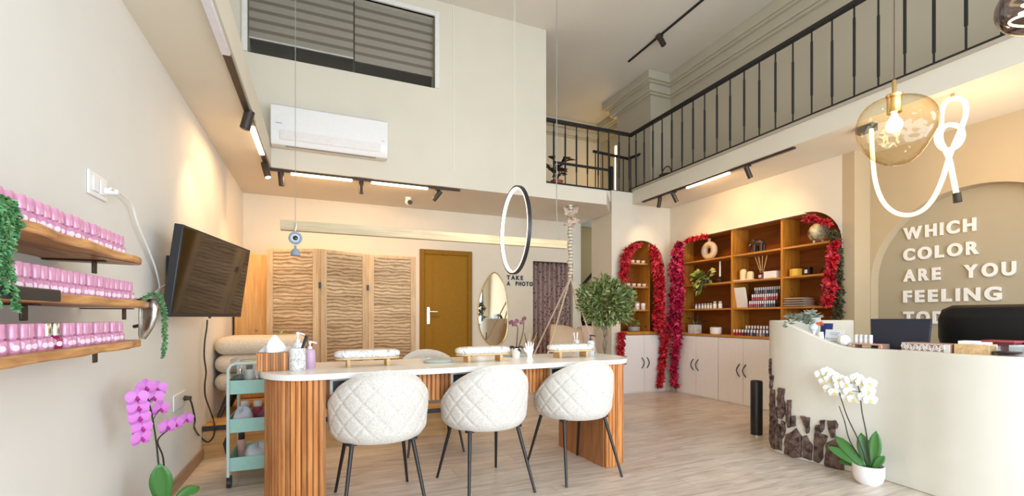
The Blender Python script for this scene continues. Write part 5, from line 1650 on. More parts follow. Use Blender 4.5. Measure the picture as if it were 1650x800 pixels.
leafy('potted_herb', 'small leafy plant in grey bowl at the bottom of the arched niche', (onY(1019, 525, AY0 + 0.08).x, AY0 + 0.05, AZ[0]), MB().lathe([(0.06, 0), (0.085, 0.01), (0.09, 0.07), (0.08, 0.07), (0.075, 0.055), (0.002, 0.055)], n=24), plain('grey_bowl', (0.33, 0.31, 0.29), 0.6), LEAFGREEN, 14, 9,
      lambda q: (q.uniform(-0.07, 0.07), q.uniform(-0.05, 0.04), q.uniform(0.08, 0.15)), 0.06, 0.03)

# ================================================================== RED VINES
def vine(label, spans, seed, mat_=LEAFRED, L=0.085, W=0.075, name='red_leaf_garland'):
    """spans: list of (centre points, half-widths (side, depth), leaves per metre); a dense hanging mass of lobed leaves round a stem"""
    t = thing(name, label, 'garland', (0, 0, 0))
    q = random.Random(seed); m = MB(); s = MB()
    for pts, hw, dens in spans:
        pts = [Vector(p) for p in pts]; pp = smooth_path(pts, 6)
        s.tube(pp, 0.006, 5)
        for i in range(len(pp) - 1):
            a, b = pp[i], pp[i + 1]; seg = (b - a).length; k = i / max(1, len(pp) - 2) * (len(hw) - 1)
            k0 = int(min(k, len(hw) - 2)) if len(hw) > 1 else 0
            h_ = hw[k0] if len(hw) == 1 else hw[k0] + (hw[k0 + 1] - hw[k0]) * (k - k0)
            for _ in range(max(1, int(seg * dens))):
                p = a.lerp(b, q.random()) + side_v * q.uniform(-1, 1) * h_ + out_v * q.uniform(0.0, 1) * max(0.03, min(0.07, h_))
                d = (rv(q) + Vector((0, 0, -0.5)) + out_v * 0.3).normalized(); nn = (out_v + rv(q) * 0.9)
                l_ = L * q.uniform(0.6, 1.15)
                sd = d.cross(nn).normalized()
                m.leaf(p, d, nn, l_, W * 0.5, 0.12, 0.2)
                o0 = len(m.v)
                # side lobes joined to the leaf base so each leaf stays one piece
                b0 = len(m.v) - 5
                for sg in (1, -1):
                    d2 = (d * 0.55 + sd * sg * 0.85).normalized()
                    tip = p + d2 * l_ * 0.75; k1 = p + d2 * l_ * 0.38 + d.cross(sd) * 0.006
                    base = len(m.v)
                    m.v.append(tuple(tip)); m.v.append(tuple(k1 - d * l_ * 0.16))
                    m.f.append([b0, b0 + (1 if sg > 0 else 2), base]); m.mi.append(0)
                    m.f.append([b0, base, base + 1]); m.mi.append(0)
    obj('stem', s, STEM, t); obj('leaves', m, mat_, t, smooth=False)
    return t
side_v, out_v = Vector((1, 0, 0)), Vector((0, -1, 0))
yv = YA - 0.075
VY = lambda u, v: onY(u, v, yv)
vine('thick red leaf vine hanging down the right side of the arched niche', [([VY(1050, 398), VY(1058, 430), VY(1060, 480), VY(1058, 530)], (0.03, 0.068, 0.062, 0.065), 800),
     ([VY(1066, 520), VY(1068, 560), VY(1064, 600), VY(1062, 624)], (0.085, 0.045, 0.03, 0.025), 420)], 31, L=0.072, W=0.06)
vine('red leaf vine along the upper left edge of the arched niche', [([VY(1003, 450), VY(1005, 425), VY(1012, 405), VY(1026, 394)], (0.045, 0.06, 0.06, 0.05), 420)], 32, L=0.07, W=0.06)
vine('short red vine hanging down the left side of the white arched-niche cupboard', [([VY(1001, 535), VY(999, 560), VY(1000, 586)], (0.05, 0.05, 0.045), 420)], 33, L=0.06, W=0.05)
side_v, out_v = Vector((0, 1, 0)), Vector((-1, 0, 0))
xv = XR - 0.08
VX = lambda u, v: onX(u, v, xv)
vine('thick red leaf vine hanging down the left end of the big shelving to the floor', [([VX(1097, 392), VX(1093, 430), VX(1094, 480), VX(1087, 528)], (0.04, 0.105, 0.115, 0.10), 950),
     ([VX(1090, 520), VX(1093, 550), VX(1088, 590), VX(1088, 622)], (0.12, 0.065, 0.045, 0.035), 420)], 34, LEAFMAG, 0.072, 0.06)
vine('red leaf sprig over the top left corner of the big shelving', [([VX(1106, 390), VX(1122, 384), VX(1140, 381)], (0.025, 0.03, 0.015), 330)], 35, L=0.06, W=0.05)
vine('red leaf sprig over the top right corner of the big shelving', [([VX(1298, 352), VX(1318, 353), VX(1338, 360)], (0.025, 0.03, 0.025), 420)], 36, L=0.06, W=0.05)
vine('red leaf vine hanging down the right side of the big shelving', [([VX(1346, 388), VX(1346, 412), VX(1338, 440), VX(1340, 470), VX(1332, 492)], (0.02, 0.025, 0.03, 0.045, 0.02), 520)], 37, L=0.065, W=0.055)
vine('dark dry moss vine down the right edge of the big shelving', [([onX(1345, 372, XR - 0.012), onX(1352, 420, XR - 0.012), onX(1353, 470, XR - 0.012), onX(1352, 512, XR - 0.012)], (0.045, 0.035, 0.04, 0.05), 900)], 38, LEAFBROWN, 0.035, 0.03, 'moss_garland')
# ================================================================== HANGING LAMPS
by = 3.44
t = thing('beam_pendant_lamp', 'long slim pale wood beam pendant lamp hung over the table', 'lamp', (0, by, 0))
b0_, b1_ = onY(452, 355, by), onY(912, 389, by)
zb_ = (onY(452, 370.5, by).z + onY(912, 402, by).z) / 2; zt3 = (b0_.z + b1_.z) / 2
obj('beam', MB().box(b0_.x, b1_.x, -0.022, 0.022, zb_, zt3), BEAMW, t, bevel=0.002)
xa_ = onY(476, 360, by).x; xb_ = onY(901, 388, by).x; xc_ = onY(897, 330, by).x
obj('cable', MB().tube([(xa_, 0, zt3), (xa_, 0, ZC)], 0.0022, 6), WIRE, t)
obj('cable', MB().tube(smooth_path([(xb_, 0, zt3), (xb_ - 0.012, 0, zt3 + 0.10), (xc_, 0, zt3 + 0.24), (xc_, 0, zt3 + 0.6)], 5) + [Vector((xc_, 0, ZC))], 0.004, 6), WIRE, t)
# ring lamp
ryc = 3.0
rc_ = onY(829, 372, ryc); RR = 0.306
t = thing('ring_pendant_lamp', 'slim black ring pendant lamp with glowing inside hung before the mirror', 'lamp', tuple(rc_), R(-4))
n = 72
def hoop(r_in, r_out, hw):
    rings = []
    for i in range(n + 1):
        a = 2 * PI * i / n
        ring = []
        for (r_, x) in ((r_in, -hw), (r_out, -hw), (r_out, hw), (r_in, hw)):
            ring.append((x, r_ * math.cos(a), r_ * math.sin(a)))
        rings.append(ring)
    return MB().loft(rings, True, False)
obj('ring_frame', hoop(RR - 0.006, RR + 0.006, 0.012), BLACK, t)
obj('light_diffuser', hoop(RR - 0.015, RR - 0.0065, 0.0115), RINGL, t)
w_ = MB()
for dx in (-0.012, 0.012):
    w_.tube([(0, dx, RR + 0.005), (0, dx * 1.0, ZC - rc_.z)], 0.0012, 5)
obj('suspension_wires', w_, plain('pale_wire', (0.62, 0.59, 0.52), 0.5), t)
obj('ceiling_rose', MB().lathe([(0.06, ZC - rc_.z - 0.025), (0.06, ZC - rc_.z - 0.001)], n=24), WHITE, t)
lamp('ring_glow', 'POINT', (0, 0, 0), 8, (1, 0.85, 0.6), 0.25, parent=t)
# evil-eye charm
ey = by - 0.045
q = onY(476, 384, ey)
t = thing('eye_charm', 'blue-grey macrame eye charm with tassel hanging from the beam lamp', 'charm', tuple(q))
k = 1 / FPX * 3.05
obj('cord', MB().tube(smooth_path([(-0.002, 0, 0.045), (0.006, 0.0, 0.08), (0.003, 0.02, 0.105), (0.0, 0.07, 0.105), (-0.002, 0.07, 0.09)], 5), 0.004, 6), CABLEW, t)
Rx = Matrix.Rotation(R(90), 4, 'X')
obj('yarn_ring', MB().tube([(0.034 * math.cos(2 * PI * i / 24), 0, 0.034 * math.sin(2 * PI * i / 24)) for i in range(24)], 0.009, 8, closed=True), BLUEGREY, t)
obj('eye_white', MB().cyl((0, 0.004, 0), (0, -0.005, 0), 0.030, n=24), plain('pale_blue_grey_disc', (0.50, 0.53, 0.58), 0.5), t)
obj('eye_pupil', MB().sph((0, -0.005, 0), 0.016, 0.006, 0.016), EYEBLACK, t)
obj('bead', MB().sph((0, 0, -0.056), 0.009), BLUEGREY, t)
obj('tassel', MB().lathe([(0.006, -0.066), (0.022, -0.082), (0.028, -0.10), (0.030, -0.118), (0.020, -0.120)], n=14), BLUEGREY, t)

# amber glass pendant
gx = 2.60
gc = onX(1441, 210, gx)
def blob(r, seed, amp):
    rg = random.Random(seed); m = MB(); nu, nv = 40, 26; rings = []
    bumps = [(rv(rg), rg.uniform(-1, 1)) for _ in range(14)]
    for i in range(nv + 1):
        a = -PI / 2 + PI * i / nv; ring = []
        for j in range(nu):
            b = 2 * PI * j / nu; ca = max(math.cos(a), 0.03)
            d = Vector((ca * math.cos(b), ca * math.sin(b), math.sin(a)))
            f = 1 + sum(c * math.exp(-((d - p).length / 0.55) ** 2) for p, c in bumps) * amp
            ring.append(d * r * f)
        rings.append(ring)
    return m.loft(rings, True, True)
t = thing('glass_pendant_lamp', 'amber blown glass pendant lamp with lit bulb, hung before the balcony', 'lamp', tuple(gc))
obj('glass_shade', blob(0.160, 4, 0.11), AMBER, t, angle=80)
obj('socket', MB().lathe([(0.030, 0.085), (0.030, 0.16), (0.034, 0.165), (0.034, 0.175), (0.01, 0.18)], n=20), BRASS, t)
m = MB(); m.lathe([(0.012, 0.08), (0.015, 0.065), (0.030, 0.042), (0.034, 0.025), (0.030, 0.005), (0.015, -0.008), (0.002, -0.010)], n=20)
obj('bulb', m, BULB, t, angle=80)
obj('stem', MB().cyl((0, 0, 0.18), (0, 0, 0.245), 0.009, n=10), BRASS, t)
obj('cable', MB().tube([(0, 0, 0.245), (0, 0, ZC - gc.z)], 0.0028, 6), plain('brown_flex', (0.10, 0.06, 0.035), 0.6), t)
lamp('bulb_light', 'POINT', (0, 0, 0.02), 9, WARM2, 0.035, parent=t)
# smoked glass globe at the top right corner
gs = onX(1669, 6, 2.55)
t = thing('glass_pendant_lamp', 'smoked glass pendant globe cut off by the top right corner', 'lamp', tuple(gs))
obj('glass_shade', blob(0.112, 9, 0.03), SMOKE, t, angle=80)
sp_ = MB()
for k in range(3):
    sp_.tube([(0.07 * math.cos(R(a)), 0.07 * math.sin(R(a)) * math.cos(k), -0.06 + 0.03 * k + 0.02 * math.sin(R(a) + k)) for a in range(0, 360, 15)], 0.004, 6, closed=True)
obj('filament_spiral', sp_, BULB, t)
obj('cable', MB().tube([(0, 0, 0.10), (0, 0, ZC - gs.z)], 0.0028, 6), BLACK, t)

# knotted neon rope lamp
nx = 4.27
t = thing('neon_rope_lamp', 'knotted glowing neon rope lamp looped from the balcony soffit', 'lamp', (nx, 1.9, 2.2))
def N(u, v, dx=0.0):
    return onX(u, v, nx + dx) - Vector((nx, 1.9, 2.2))
main = [N(1404, 208), N(1406, 250), N(1410, 290), N(1421, 322), N(1439, 341), N(1462, 347), N(1485, 340), N(1504, 320), N(1518, 290), N(1528, 258, 0.02), N(1537, 234, 0.05), N(1545, 216, 0.05),
        N(1553, 196, 0.0), N(1557, 178), N(1553, 163), N(1543, 159), N(1531, 160), N(1521, 169), N(1517, 185), N(1516, 203, -0.05), N(1510, 215, -0.07), N(1510, 228, -0.05), N(1518, 239, -0.03), N(1530, 241, -0.06), N(1543, 235, -0.07), N(1551, 222, -0.06), N(1549, 208, -0.03), N(1539, 202, -0.01),
        N(1526, 202, 0.03), N(1517, 211, 0.06), N(1516, 226, 0.06), N(1523, 242, 0.03), N(1530, 258, -0.03), N(1535, 282, -0.03), N(1541, 312, -0.03)]
obj('neon_tube', MB().tube(smooth_path(main, 6), 0.0155, 12), NEON, t)
e0, e1 = N(1541, 312, -0.03), N(1543, 326, -0.03)
obj('end_cap', MB().cyl(e0, e1, 0.026, n=14), DARKBR, t)
hk = N(1535, 160)
obj('hook', MB().tube([hk + Vector((0, 0, 0.015)), (hk.x, hk.y, ZB - 2.2)], [0.014, 0.010], 8), BRASS, t)
obj('cable', MB().tube([N(1404, 208), (0.0, N(1404, 208).y, ZB - 2.2)], 0.006, 6), BLACK, t)
lamp('neon_glow', 'POINT', (0.12, -0.18, 0.05), 8, WARM, 0.22, parent=t)
lamp('neon_glow', 'POINT', (0.05, 0.16, -0.10), 5, WARM, 0.2, parent=t)

# ================================================================== HANGING MACRAME SWING
sy_ = 5.25
st0 = onY(919, 331, sy_)
t = thing('macrame_swing', 'macrame hanging swing seat on a plaited rope beside the curtain', 'swing', (st0.x, sy_, 0))
knot = onY(919, 450, sy_)
ox, zk = knot.x - st0.x, knot.z
pts = [(0.01 * math.sin(i * 1.3), 0.008 * math.cos(i * 1.3), ZM - (ZM - zk) * i / 24) for i in range(25)]
obj('plaited_rope', MB().tube([(p[0] + ox * i / 24, p[1], p[2]) for i, p in enumerate(pts)], [0.030 + 0.006 * math.sin(i * 2.1) for i in range(25)], 10), PLAIT, t)
bw_ = MB(); q = random.Random(2)
for i in range(26):
    bw_.leaf((q.uniform(-0.02, 0.02), q.uniform(-0.04, 0), ZM - 0.09 - q.uniform(0, 0.18)), rv(q), rv(q), 0.12, 0.09, 0.2, 0.2)
obj('ribbon_bow', bw_, plain('dusty_pink_ribbon', (0.66, 0.53, 0.43), 0.8), t, smooth=False)
obj('ceiling_hook', MB().lathe([(0.025, ZM - 0.02), (0.03, ZM - 0.0005)], n=14), WHITE, t)
SEATZ = 0.56
for u, v, dy in ((868, 572, -0.25), (883, 548, 0.25), (940, 545, -0.25), (953, 545, 0.25)):
    e_ = onY(u, v, sy_)
    ex = e_.x - st0.x
    f = (zk - SEATZ) / (zk - e_.z)
    obj('hanging_rope', MB().tube([(ox, 0, zk + 0.02), (ox + (ex - ox) * f, dy, SEATZ)], 0.011, 8), ROPE, t)
cx_ = ox - 0.02
obj('seat_ring', MB().tube([(cx_ + 0.43 * math.cos(2 * PI * i / 30), 0.34 * math.sin(2 * PI * i / 30), SEATZ) for i in range(30)], 0.022, 8, closed=True), ROPE, t)
nt = MB()
for i in range(-5, 6):
    y = i * 0.06; h = 0.43 * math.sqrt(max(0, 1 - (y / 0.34) ** 2)); nt.tube([(cx_ - h, y, SEATZ), (cx_, y, SEATZ - 0.09 * (1 - abs(i) / 6)), (cx_ + h, y, SEATZ)], 0.008, 5)
for i in range(-6, 7):
    x = i * 0.065; h = 0.34 * math.sqrt(max(0, 1 - (x / 0.43) ** 2)); nt.tube([(cx_ + x, -h, SEATZ), (cx_ + x, 0, SEATZ - 0.09 * (1 - abs(i) / 7)), (cx_ + x, h, SEATZ)], 0.008, 5)
obj('seat_net', nt, ROPE, t)
def pillow(name, label, loc, a, b, c, rot, m):
    mb = MB(); nu, nv = 32, 14; rings = []
    for i in range(nv + 1):
        w = -PI / 2 + PI * i / nv; cw = max(math.cos(w), 0.0) ** 0.35 if i not in (0, nv) else 0.05
        ring = []
        for j in range(nu):
            th_ = 2 * PI * j / nu; cc, ss = math.cos(th_), math.sin(th_)
            k = 1 / max(abs(cc), abs(ss)) ** 0.75
            k *= 1 + 0.03 * math.sin(5 * th_ + i)
            ring.append((a * cc * k * cw, b * math.sin(w) * (1 - 0.75 * max(abs(cc * k), abs(ss * k)) ** 4 * cw * 0.6), c * ss * k * cw))
        rings.append(ring)
    mb.loft(rings)
    return tag(obj(name, mb, m, None, loc=loc, rot=rot, angle=80), label, 'cushion')
pc_ = onY(913, 562, sy_ + 0.05)
pillow('cushion', 'large beige cushion leaning in the macrame swing', (pc_.x, sy_ + 0.04, 0.79), 0.27, 0.09, 0.20, (R(-15), R(12), R(5)), LINEN)
pc_ = onY(951, 562, sy_ + 0.12)
pillow('cushion', 'small pinkish beige cushion at the right side of the macrame swing', (pc_.x, sy_ + 0.20, 0.80), 0.13, 0.07, 0.19, (R(-10), R(-4), R(0)), plain('pinkish_linen', (0.60, 0.43, 0.35), 0.95))

# ================================================================== MIRROR, CURTAIN, WALL LETTERING
mc = [(795, 440), (806, 449), (813, 468), (817, 500), (817, 530), (811, 549), (799, 558), (786, 553), (774, 535), (770, 505), (773, 480), (781, 457)]
mp = smooth_path([onY(u, v, YB) for u, v in mc], 6, closed=True)
mcx = sum(p.x for p in mp) / len(mp)
t = thing('wall_mirror', 'organic oval mirror with thin gold frame on the back wall', 'mirror', (mcx, YB, 0))
obj('mirror_glass', MB().slab([(p.x - mcx, p.z) for p in mp], [], XZ(0), -0.012, -0.002), MIRROR, t, smooth=False)
obj('gold_frame', MB().tube([(p.x - mcx, -0.010, p.z) for p in mp], 0.009, 8, closed=True), BRASS, t)

cu = MB(); rings = []; n = 120
top = 1.935
for z in (0.02, 0.6, 1.2, top):
    ring = []
    for i in range(n + 1):
        x = 2.94 + 0.67 * i / n
        ring.append((x, 0.030 * math.sin(i / n * 2 * PI * 8.5) + 0.008 * math.sin(i * 0.31 + z * 2), z))
    rings.append(ring)
cu.loft(rings, closed=False)
t = thing('curtain', 'plum spotted curtain closing the doorway beside the hanging swing', 'curtain', (0, YB + 0.06, 0))
o = obj('curtain_fabric', cu, CURTM, t, angle=80)
s_ = o.modifiers.new('thickness', 'SOLIDIFY'); s_.thickness = 0.003
obj('curtain_rod', MB().cyl((2.931, 0, top + 0.004), (3.619, 0, top + 0.004), 0.009, n=10), DARKBR, t)

def lettering(name, label, lines, m, depth, parent_rot, origin, cap, bold):
    """lines: [(text, z of the baseline, start offset, width)] ; each letter is a part"""
    t = thing(name, label, 'lettering', origin)
    t.rotation_euler = parent_rot
    dg = None
    for text, z, x0, wid in lines:
        glyphs = []; pen = 0.0; base_h = None
        for ch in text:
            if ch == ' ':
                pen += 1.15; continue
            cv = bpy.data.curves.new('letter', 'FONT')
            cv.body = ch; cv.size = 1.0; cv.offset = bold; cv.extrude = 0.0
            o = bpy.data.objects.new('letter', cv); col.objects.link(o)
            bpy.context.view_layer.update()
            ev = o.evaluated_get(bpy.context.evaluated_depsgraph_get())
            me = bpy.data.meshes.new_from_object(ev)
            col.objects.unlink(o); bpy.data.objects.remove(o)
            xs = [v.co.x for v in me.vertices]; ys = [v.co.y for v in me.vertices]
            mn, mx = min(xs), max(xs)
            glyphs.append((me, pen - mn, mn, mx, min(ys), max(ys), ch)); pen += (mx - mn) + 0.20
        tot = pen - 0.20
        Hc = 0.729 + 2 * bold
        sx = wid / tot; syy = cap / Hc
        for me, off, mn, mx, y0_, y1_, ch in glyphs:
            vs2 = [((v.co.x + off) * sx + x0, (v.co.y + bold) * syy + z) for v in me.vertices]
            fs = [list(p.vertices) for p in me.polygons]
            mb = MB(); nn = len(vs2)
            # closed solid: front, back and rim
            edges = {}
            for f in fs:
                for i in range(len(f)):
                    e = (f[i], f[(i + 1) % len(f)]); edges[e] = edges.get(e, 0) + 1
            vv = [(a, b, depth) for a, b in vs2] + [(a, b, 0.0) for a, b in vs2]
            ff = [tuple(f) for f in fs] + [tuple(i + nn for i in reversed(f)) for f in fs]
            for (a, b) in edges:
                if (b, a) not in edges:
                    ff.append((a, a + nn, b + nn, b))
            mb.add(vv, ff)
            obj('letter', mb, m, t, smooth=False)
            bpy.data.meshes.remove(me)
    return t
SGX = XS + 0.12
fl_ = [(w_, z, 0.0, wd) for w_, z, wd in (('WHICH', 1.848, 0.53), ('COLOR', 1.645, 0.55), ('ARE YOU', 1.444, 0.775), ('FEELING', 1.243, 0.69), ('TODAY', 1.042, 0.56))]
lettering('wall_lettering', 'white raised wall letters reading WHICH COLOR ARE YOU FEELING TODAY in the arched recess', fl_, plain('white_letter', (0.80, 0.77, 0.72), 0.5), 0.018, (R(90), 0, R(-90)), (SGX - 0.0005, 2.622, 0), 0.122, 0.040)
lettering('wall_lettering', 'small black wall letters reading TAKE A PHOTO beside the oval mirror', [('TAKE', 1.655, 0.0, 0.26), ('A PHOTO', 1.568, 0.0, 0.42)], BLACK, 0.010, (R(90), 0, 0), (2.505, YB - 0.0005, 0), 0.068, 0.04)

# ================================================================== RECEPTION DESK
DC = smooth_path([Vector(p + (0,)) for p in ((4.60, 2.76), (4.2, 2.83), (3.85, 2.85), (3.60, 2.78), (3.465, 2.70), (3.415, 2.58), (3.408, 2.42), (3.435, 2.25), (3.475, 2.05), (3.50, 1.87), (3.485, 1.68), (3.47, 1.50), (3.485, 1.33), (3.53, 1.17), (3.61, 1.02), (3.74, 0.90), (3.95, 0.84))], 10)
def dtop(p, i):
    y = p.y
    if i < 40: return 1.075
    u = min(1, max(0, (2.64 - y) / 0.60)); s_ = u * u * (3 - 2 * u)
    return 1.075 - 0.192 * s_
def dnorm(i):
    a = DC[max(i - 1, 0)]; b = DC[min(i + 1, len(DC) - 1)]; tn = (b - a).normalized()
    return Vector((tn.y, -tn.x, 0)) * (1 if True else -1)
nrm_ok = dnorm(70)
SGN = 1 if nrm_ok.x < 0 else -1           # outward faces the room
TH = 0.055
dk = thing('reception_desk', 'curved cream plaster reception desk with wave-shaped top edge', 'desk', (0, 0, 0))
rings = []
for i, p in enumerate(DC):
    nn = dnorm(i) * SGN; zt4 = dtop(p, i); inn = p - nn * TH
    rings.append([(p.x, p.y, 0.0), (p.x, p.y, zt4), (inn.x, inn.y, zt4), (inn.x, inn.y, 0.0)])
obj('front_panel', MB().loft(rings), DESKP, dk, bevel=0.008, angle=35)
WTZ = 0.877
poly = []
for i, p in enumerate(DC):
    if p.x < 3.85 or i > 50:
        pass
    poly.append(p - dnorm(i) * SGN * (TH + 0.001))
front = [(p.x, p.y) for p in poly[34:]]
back = [(4.04, 0.92), (4.04, 1.45), (4.02, 1.9), (3.96, 2.3), (4.0, 2.75)]
obj('worktop', MB().slab(front + back, [], UP, WTZ - 0.03, WTZ), plain('desk_worktop', (0.50, 0.46, 0.40), 0.4), dk, smooth=False)
# pieces of bark on the front
zoomp = [
 [(45,215),(50,215),(52,280),(45,290)], [(45,287),(75,292),(72,338),(60,352),(45,352)], [(42,352),(80,355),(82,470),(60,480),(50,600),(42,590)],
 [(98,345),(125,350),(122,400),(128,450),(112,486),(96,478),(94,390)], [(62,484),(86,474),(92,428),(93,480),(86,560),(80,620),(54,604)], [(90,505),(110,510),(112,625),(84,620)],
 [(137,400),(155,400),(152,470),(154,520),(140,525),(132,480)], [(158,470),(172,470),(174,515),(160,520)], [(113,490),(128,500),(126,545),(116,570)],
 [(129,552),(160,540),(175,525),(200,560),(198,655),(160,655),(124,640)], [(195,470),(237,478),(232,545),(222,550),(215,520)], [(208,560),(222,556),(232,580),(248,600),(245,668),(205,655)],
 [(281,490),(304,488),(300,530),(288,545)], [(262,510),(277,510),(285,550),(315,560),(308,586),(298,600),(296,655),(278,680),(254,670),(255,580)], [(313,490),(350,490),(362,510),(358,525),(348,530),(352,566),(330,570),(322,540)],
 [(310,592),(345,573),(385,570),(388,710),(340,705),(300,690)]]
def uof(p):
    f = p.x * _s + p.y * _c; return CX + FPX * (p.x * _c - p.y * _s) / f, f
dense = []
for i in range(42, 110):
    a, b = DC[i], DC[i + 1]
    for k in range(8):
        p = a.lerp(b, k / 8); u_, f_ = uof(p); dense.append((u_, f_, p, (dnorm(i).lerp(dnorm(i + 1), k / 8)).normalized() * SGN))
def on_desk(u, v):
    best = min(dense, key=lambda d: abs(d[0] - u) + (0 if d[2].y < 2.66 else 3))
    return best, EYE - (v - HY) * best[1] / FPX
for bi, pg in enumerate(zoomp):
    q = random.Random(bi); fine = []
    for i in range(len(pg)):
        a = pg[i]; b = pg[(i + 1) % len(pg)]; L = math.hypot(b[0] - a[0], b[1] - a[1]); ns = max(1, int(L / 14))
        for k in range(ns):
            f_ = k / ns; j = 2.4 if k else 0
            fine.append((a[0] + (b[0] - a[0]) * f_ + q.uniform(-j, j), a[1] + (b[1] - a[1]) * f_ + q.uniform(-j, j)))
    P3 = []
    for zx, zy in fine:
        (u_, f_, p, nn), z = on_desk(max(1239.2, 1220 + zx / 2.757), 500 + zy / 2.757)
        P3.append((p, nn, max(0.003, z)))
    c_p = sum((p for p, _, _ in P3), Vector()) / len(P3); c_z = sum(z for _, _, z in P3) / len(P3); c_n = sum((nn for _, nn, _ in P3), Vector()).normalized()
    bot = [p + nn * 0.0005 + Vector((0, 0, z)) for p, nn, z in P3]
    mid = [p + nn * (0.012 + q.uniform(-0.003, 0.005)) + Vector((0, 0, z)) for p, nn, z in P3]
    cen = sum(mid, Vector()) / len(mid)
    top_ = [m_.lerp(cen, 0.18) + P3[i][1] * (0.008 + q.uniform(-0.004, 0.005)) for i, m_ in enumerate(mid)]
    in_ = [m_.lerp(cen, 0.55) + P3[i][1] * (0.008 + q.uniform(-0.006, 0.006)) for i, m_ in enumerate(mid)]
    m = MB().loft([bot, mid, top_, in_], True, True)
    obj('bark_piece', m, BARK, dk, angle=30)

# ================================================================== THINGS ON THE DESK
WZ = WTZ
def on_top(name, label, cat, u, v, X):
    """stand a thing on the worktop behind the rim"""
    p = onX(u, v, X); return thing(name, label, cat, (p.x, p.y, WZ))
# laptop-like monitor
pL, pR = onX(1398, 515, 3.70), onX(1494, 515, 3.70)
cy = (pL.y + pR.y) / 2; hl_ = (pL.y - pR.y) / 2
t = thing('computer_monitor', 'dark navy back of a monitor standing on the reception desk', 'monitor', (3.72, cy, WZ))
Mm = Matrix.Rotation(R(8), 4, 'Y')
obj('monitor_back', MB().slab([(-hl_ * 0.97, 0.005), (hl_ * 0.93, 0.005), (hl_ * 1.06, 0.215), (-hl_, 0.217)], [], lambda u, v, w_: Mm @ Vector((w_, u, v)), 0.0, 0.016), NAVY, t, bevel=0.003)
obj('display', MB().slab([(-hl_ * 0.93, 0.015), (hl_ * 0.90, 0.015), (hl_ * 1.0, 0.208), (-hl_ * 0.95, 0.208)], [], lambda u, v, w_: Mm @ Vector((w_, u, v)), 0.0165, 0.0175), SCREENM, t)
obj('monitor_base', MB().box(0.0, 0.20, -hl_ * 0.95, hl_ * 0.95, 0.0, 0.012), NAVY, t, bevel=0.003)
# leather office chair behind the desk
t = thing('office_chair', 'black leather office chair behind the reception desk', 'office chair', (4.42, 1.545, 0), R(-82))
bk = MB(); rings = []
for z, hw, th, yo in ((0.50, 0.22, 0.05, 0.0), (0.62, 0.26, 0.07, 0.01), (0.80, 0.32, 0.085, 0.015), (0.96, 0.355, 0.085, 0.0), (1.09, 0.35, 0.08, -0.02), (1.155, 0.325, 0.065, -0.035), (1.185, 0.27, 0.03, -0.04)):
    ring = []
    for j in range(28):
        a = 2 * PI * j / 28; c_, s2 = math.cos(a), math.sin(a)
        ring.append((hw * math.copysign(abs(c_) ** 0.45, c_), yo - 0.25 + th * math.copysign(abs(s2) ** 0.7, s2) - 0.05 * (1 - abs(c_) ** 2) * 0.3, z))
    rings.append(ring)
obj('backrest', bk.loft(rings), LEATHER, t, angle=70)
sm_ = MB(); rings = []
for z, k in ((0.42, 0.9), (0.44, 1.0), (0.50, 1.0), (0.53, 0.92)):
    rings.append([(0.27 * k * math.copysign(abs(math.cos(2 * PI * j / 24)) ** 0.5, math.cos(2 * PI * j / 24)), 0.26 * k * math.copysign(abs(math.sin(2 * PI * j / 24)) ** 0.5, math.sin(2 * PI * j / 24)), z) for j in range(24)])
obj('seat', sm_.loft(rings), LEATHER, t)
for sx in (-1, 1):
    obj('armrest', MB().tube([(sx * 0.28, 0.12, 0.44), (sx * 0.31, 0.12, 0.64), (sx * 0.31, -0.14, 0.66), (sx * 0.27, -0.2, 0.62)], 0.022, 8), LEATHER, t)
obj('gas_column', MB().cyl((0, 0, 0.08), (0, 0, 0.42), 0.03), CHROME, t)
for k in range(5):
    a = 2 * PI * k / 5
    lg = obj('base_leg', MB().tube([(0, 0, 0.10), (0.28 * math.cos(a), 0.28 * math.sin(a), 0.075)], [0.025, 0.016], 8), BLACKP, t)
    obj('caster', MB().cyl((0.28 * math.cos(a) - 0.02, 0.28 * math.sin(a), 0.03), (0.28 * math.cos(a) + 0.02, 0.28 * math.sin(a), 0.03), 0.03, n=14), BLACKP, lg)
# jars on rose tray
q = onX(1403, 566, 3.56); yt0, yt1 = onX(1375, 560, 3.58).y, onX(1424, 560, 3.58).y
t = thing('jewellery_tray', 'rose gold rectangular riser tray under four white jars on the desk', 'tray', (3.60, (yt0 + yt1) / 2, WZ))
hl2 = (yt0 - yt1) / 2
obj('tray_top', MB().box(-0.05, 0.05, -hl2, hl2, 0.028, 0.038), ROSE, t, bevel=0.003)
for s_ in (-1, 1):
    obj('tray_foot', MB().box(-0.045, 0.045, s_ * hl2 * 0.9 - 0.012, s_ * hl2 * 0.9 + 0.012, 0, 0.028), ROSE, t, bevel=0.002)
for i, u in enumerate((1380, 1387.5, 1395, 1403)):
    y = onX(u, 550, 3.60).y
    t = thing('product_jar', 'white cylindrical jar on the rose tray, %s from the left' % ORD[i], 'jar', (3.60, y, WZ + 0.0385), 0, 'white jars on the rose tray')
    obj('jar_body', MB().lathe([(0.0115, 0), (0.012, 0.002), (0.012, 0.034), (0.0105, 0.035)], n=16), WHITE, t)
    obj('lid', MB().lathe([(0.0122, 0.0355), (0.0122, 0.058), (0.010, 0.060)], n=16), plain('pearl_lid', (0.70, 0.73, 0.75), 0.3) if i == 0 else MATS['pearl_lid'], t)
